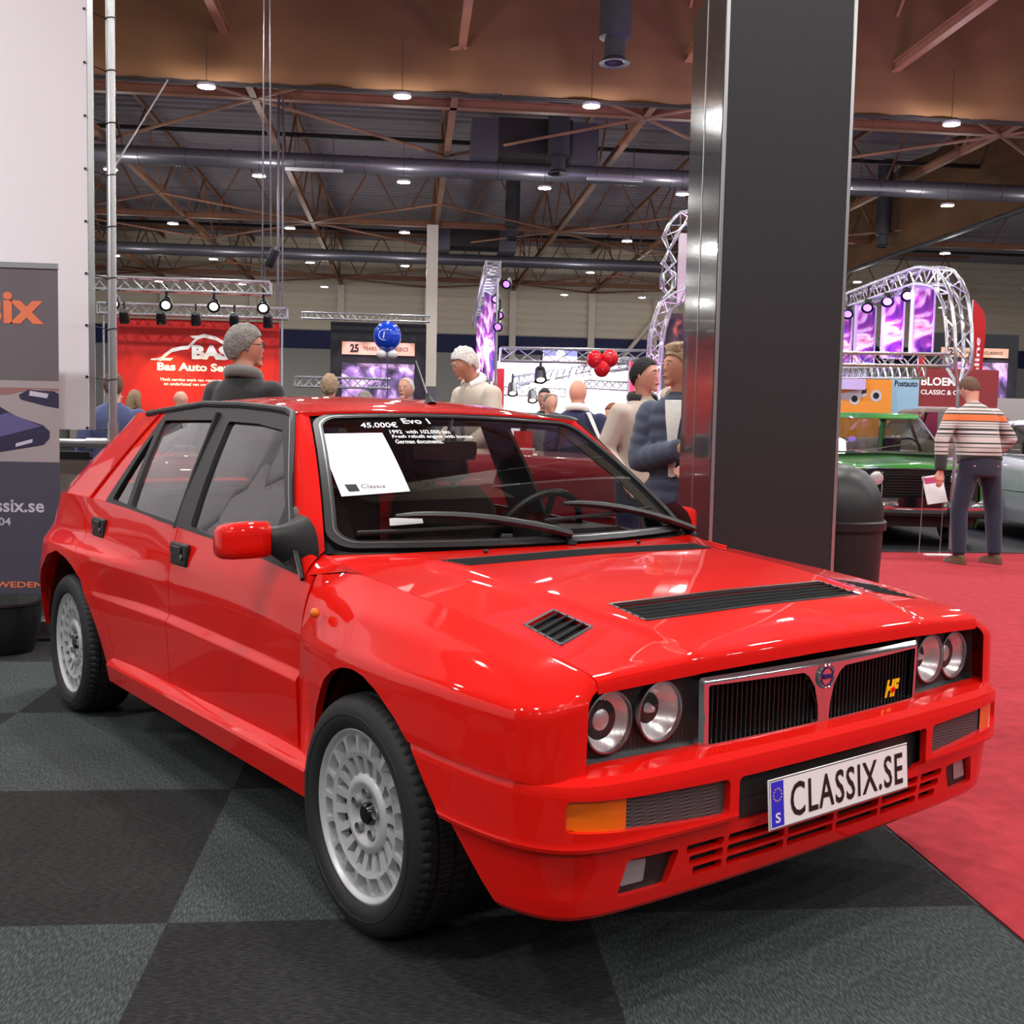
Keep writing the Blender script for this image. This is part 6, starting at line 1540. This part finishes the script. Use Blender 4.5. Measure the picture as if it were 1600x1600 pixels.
        if style == 'long':
            for sx_ in (-1, 1): b2.path([hp(sx_*.070, .02, .03), hp(sx_*.082, .02, -.06), hp(sx_*.075, .0, -.16), hp(sx_*.07, -.02, -.24)], [.03, .036, .036, .015], 8, flat=1.4)
            b2.path([hp(0, .09, .03), hp(0, .10, -.08), hp(0, .09, -.22)], [.05, .07, .05], 10)
        ho = b2.build('hair', hair, root, ang=70, thick=.006)
    root.scale = (s, s, s)
    return root
A_DOWN = None
def arm(side, elbow, wrist): return ((side*.19, 0, 1.41), elbow, wrist)
person((-.93, 6.35), PI-.45, 'dark haired man seen from behind in a black jacket with a checked scarf', H=1.79, top='c_black', legs='c_dark', hair='hair_grey', style='curly', glasses=True, head=(-.75, .0), collar='c_tweed', skin='skin_tan')
person((.76, 9.6), -1.0, 'white haired man in a cream sweater stooping behind the red car', H=2.0, top='c_cream', legs='c_grey', hair='hair_white', style='curly', lean=.42, head=(-.25, .15), broad=1.12, belly=.04, collar='c_white', arms=[arm(-1, (-.26, -.12, 1.16), (-.18, -.36, 1.10)), arm(1, (.26, -.12, 1.16), (.18, -.36, 1.10))], skin='skin_tan')
person((1.48, 9.5), PI-.25, 'bald man from behind in a navy sweater with a pale shoulder strap', H=1.69, top='c_navy', legs='c_dark', style='bald', broad=1.15, belly=.03, head=(-.5, 0), collar='c_white')
person((1.555, 7.15), .35, 'dark haired man in a light beige blazer looking to the right', H=1.725, top='c_beige', legs='c_navy', hair='hair_black', style='short', shirt='c_grey', head=(.55, 0), hem=.80, arms=[arm(-1, (-.27, .03, 1.13), (-.19, -.10, .93)), arm(1, (.25, .03, 1.13), (.22, -.08, .92))], collar='c_black')
person((1.47, 5.85), -.45, 'short haired woman in a blue grey quilted jacket half hidden by the black pillar', H=1.705, top='c_puffer', legs='c_dark', hair='hair_sand', style='quiff', shirt='c_white', head=(-.85, 0), hem=.72, quilt=.085, collar='c_cream', broad=.9, arms=[arm(-1, (-.205, -.06, 1.10), (.06, -.23, 1.17)), arm(1, (.21, -.05, 1.12), (.12, -.20, 1.07))], skin='skin_tan')
person((5.62, 10.25), PI+.10, 'man bending over in an orange, white and black striped sweater and dark jeans', H=1.90, top='striped_knit', legs='c_jeans', hair='hair_brown', style='short', lean=.30, head=(.1, .5), broad=1.22, belly=.05, hem=.90, shoes='c_brown', stance=.07, arms=[arm(-1, (-.36, -.02, 1.16), (-.26, -.18, 1.05)), arm(1, (.36, .01, 1.14), (.37, -.06, .86))])
person((-2.32, 8.9), PI+.3, 'man in a blue suit standing behind the scaffold pole', H=1.62, top='c_suit', legs='c_suit', hair='hair_brown', hem=.72, broad=1.15, detail=False)
person((-4.40, 17.0), .9, 'man with short grey hair touching his face before the red stand wall', H=1.74, top='c_grey', hair='hair_grey', vox=.02, detail=False, arms=[arm(-1, (-.26, -.1, 1.15), (-.08, -.16, 1.50)), arm(1, (.24, .03, 1.13), (.25, -.06, .89))])
person((-4.02, 16.6), PI-.6, 'blond woman from behind before the red stand wall', H=1.70, top='c_dark', hair='hair_sand', style='long', vox=.02, detail=False)
person((-2.84, 14.0), 2.2, 'bald man in a dark suit before the red stand wall', H=1.64, top='c_navy', style='bald', vox=.02, detail=False, collar='c_white')
person((-.78, 11.0), PI-.2, 'sandy haired man from behind in a navy jacket, left of the blue balloon', H=1.74, top='c_navy', hair='hair_sand', style='curly', vox=.016, detail=False, collar='c_navy')
person((-.36, 9.2), PI, 'person in a grey knitted cap, only the head above the red car roof', H=1.52, top='c_grey', hair='hair_grey', style='curly', vox=.02, detail=False)
person((-.02, 11.0), -.45, 'balding grey haired man with a blue scarf right of the balloon ribbon', H=1.74, top='c_dark', hair='hair_white', style='thin', collar='c_navy', vox=.012)
person((1.50, 12.0), -.2, 'short haired man in a dark jacket over a red top left of the bald man', H=1.70, top='c_black', shirt='c_red', hair='hair_dark', vox=.014)
person((1.42, 10.9), .2, 'older bald man peeking over another man at the white stand', H=1.62, top='c_grey', style='thin', hair='hair_grey', vox=.016, detail=False)
person((1.95, 10.3), -.9, 'red haired woman with long hair far behind the red car', H=1.50, top='c_brown', hair='hair_red', style='long', vox=.016, detail=False)
# shoulder strap and bag of the man in the navy sweater
b = MB(); b.path([(1.57, 9.66, 1.42), (1.56, 9.36, 1.38), (1.66, 9.32, 1.15), (1.78, 9.38, .98)], .022, 8, flat=.4); b.box(1.80, 9.36, .93, .10, .16, .22); o = b.build('shoulder_bag', 'c_white', bevel=.01)
tag(o, 'pale shoulder bag and strap hanging from the man in the navy sweater', 'bag')
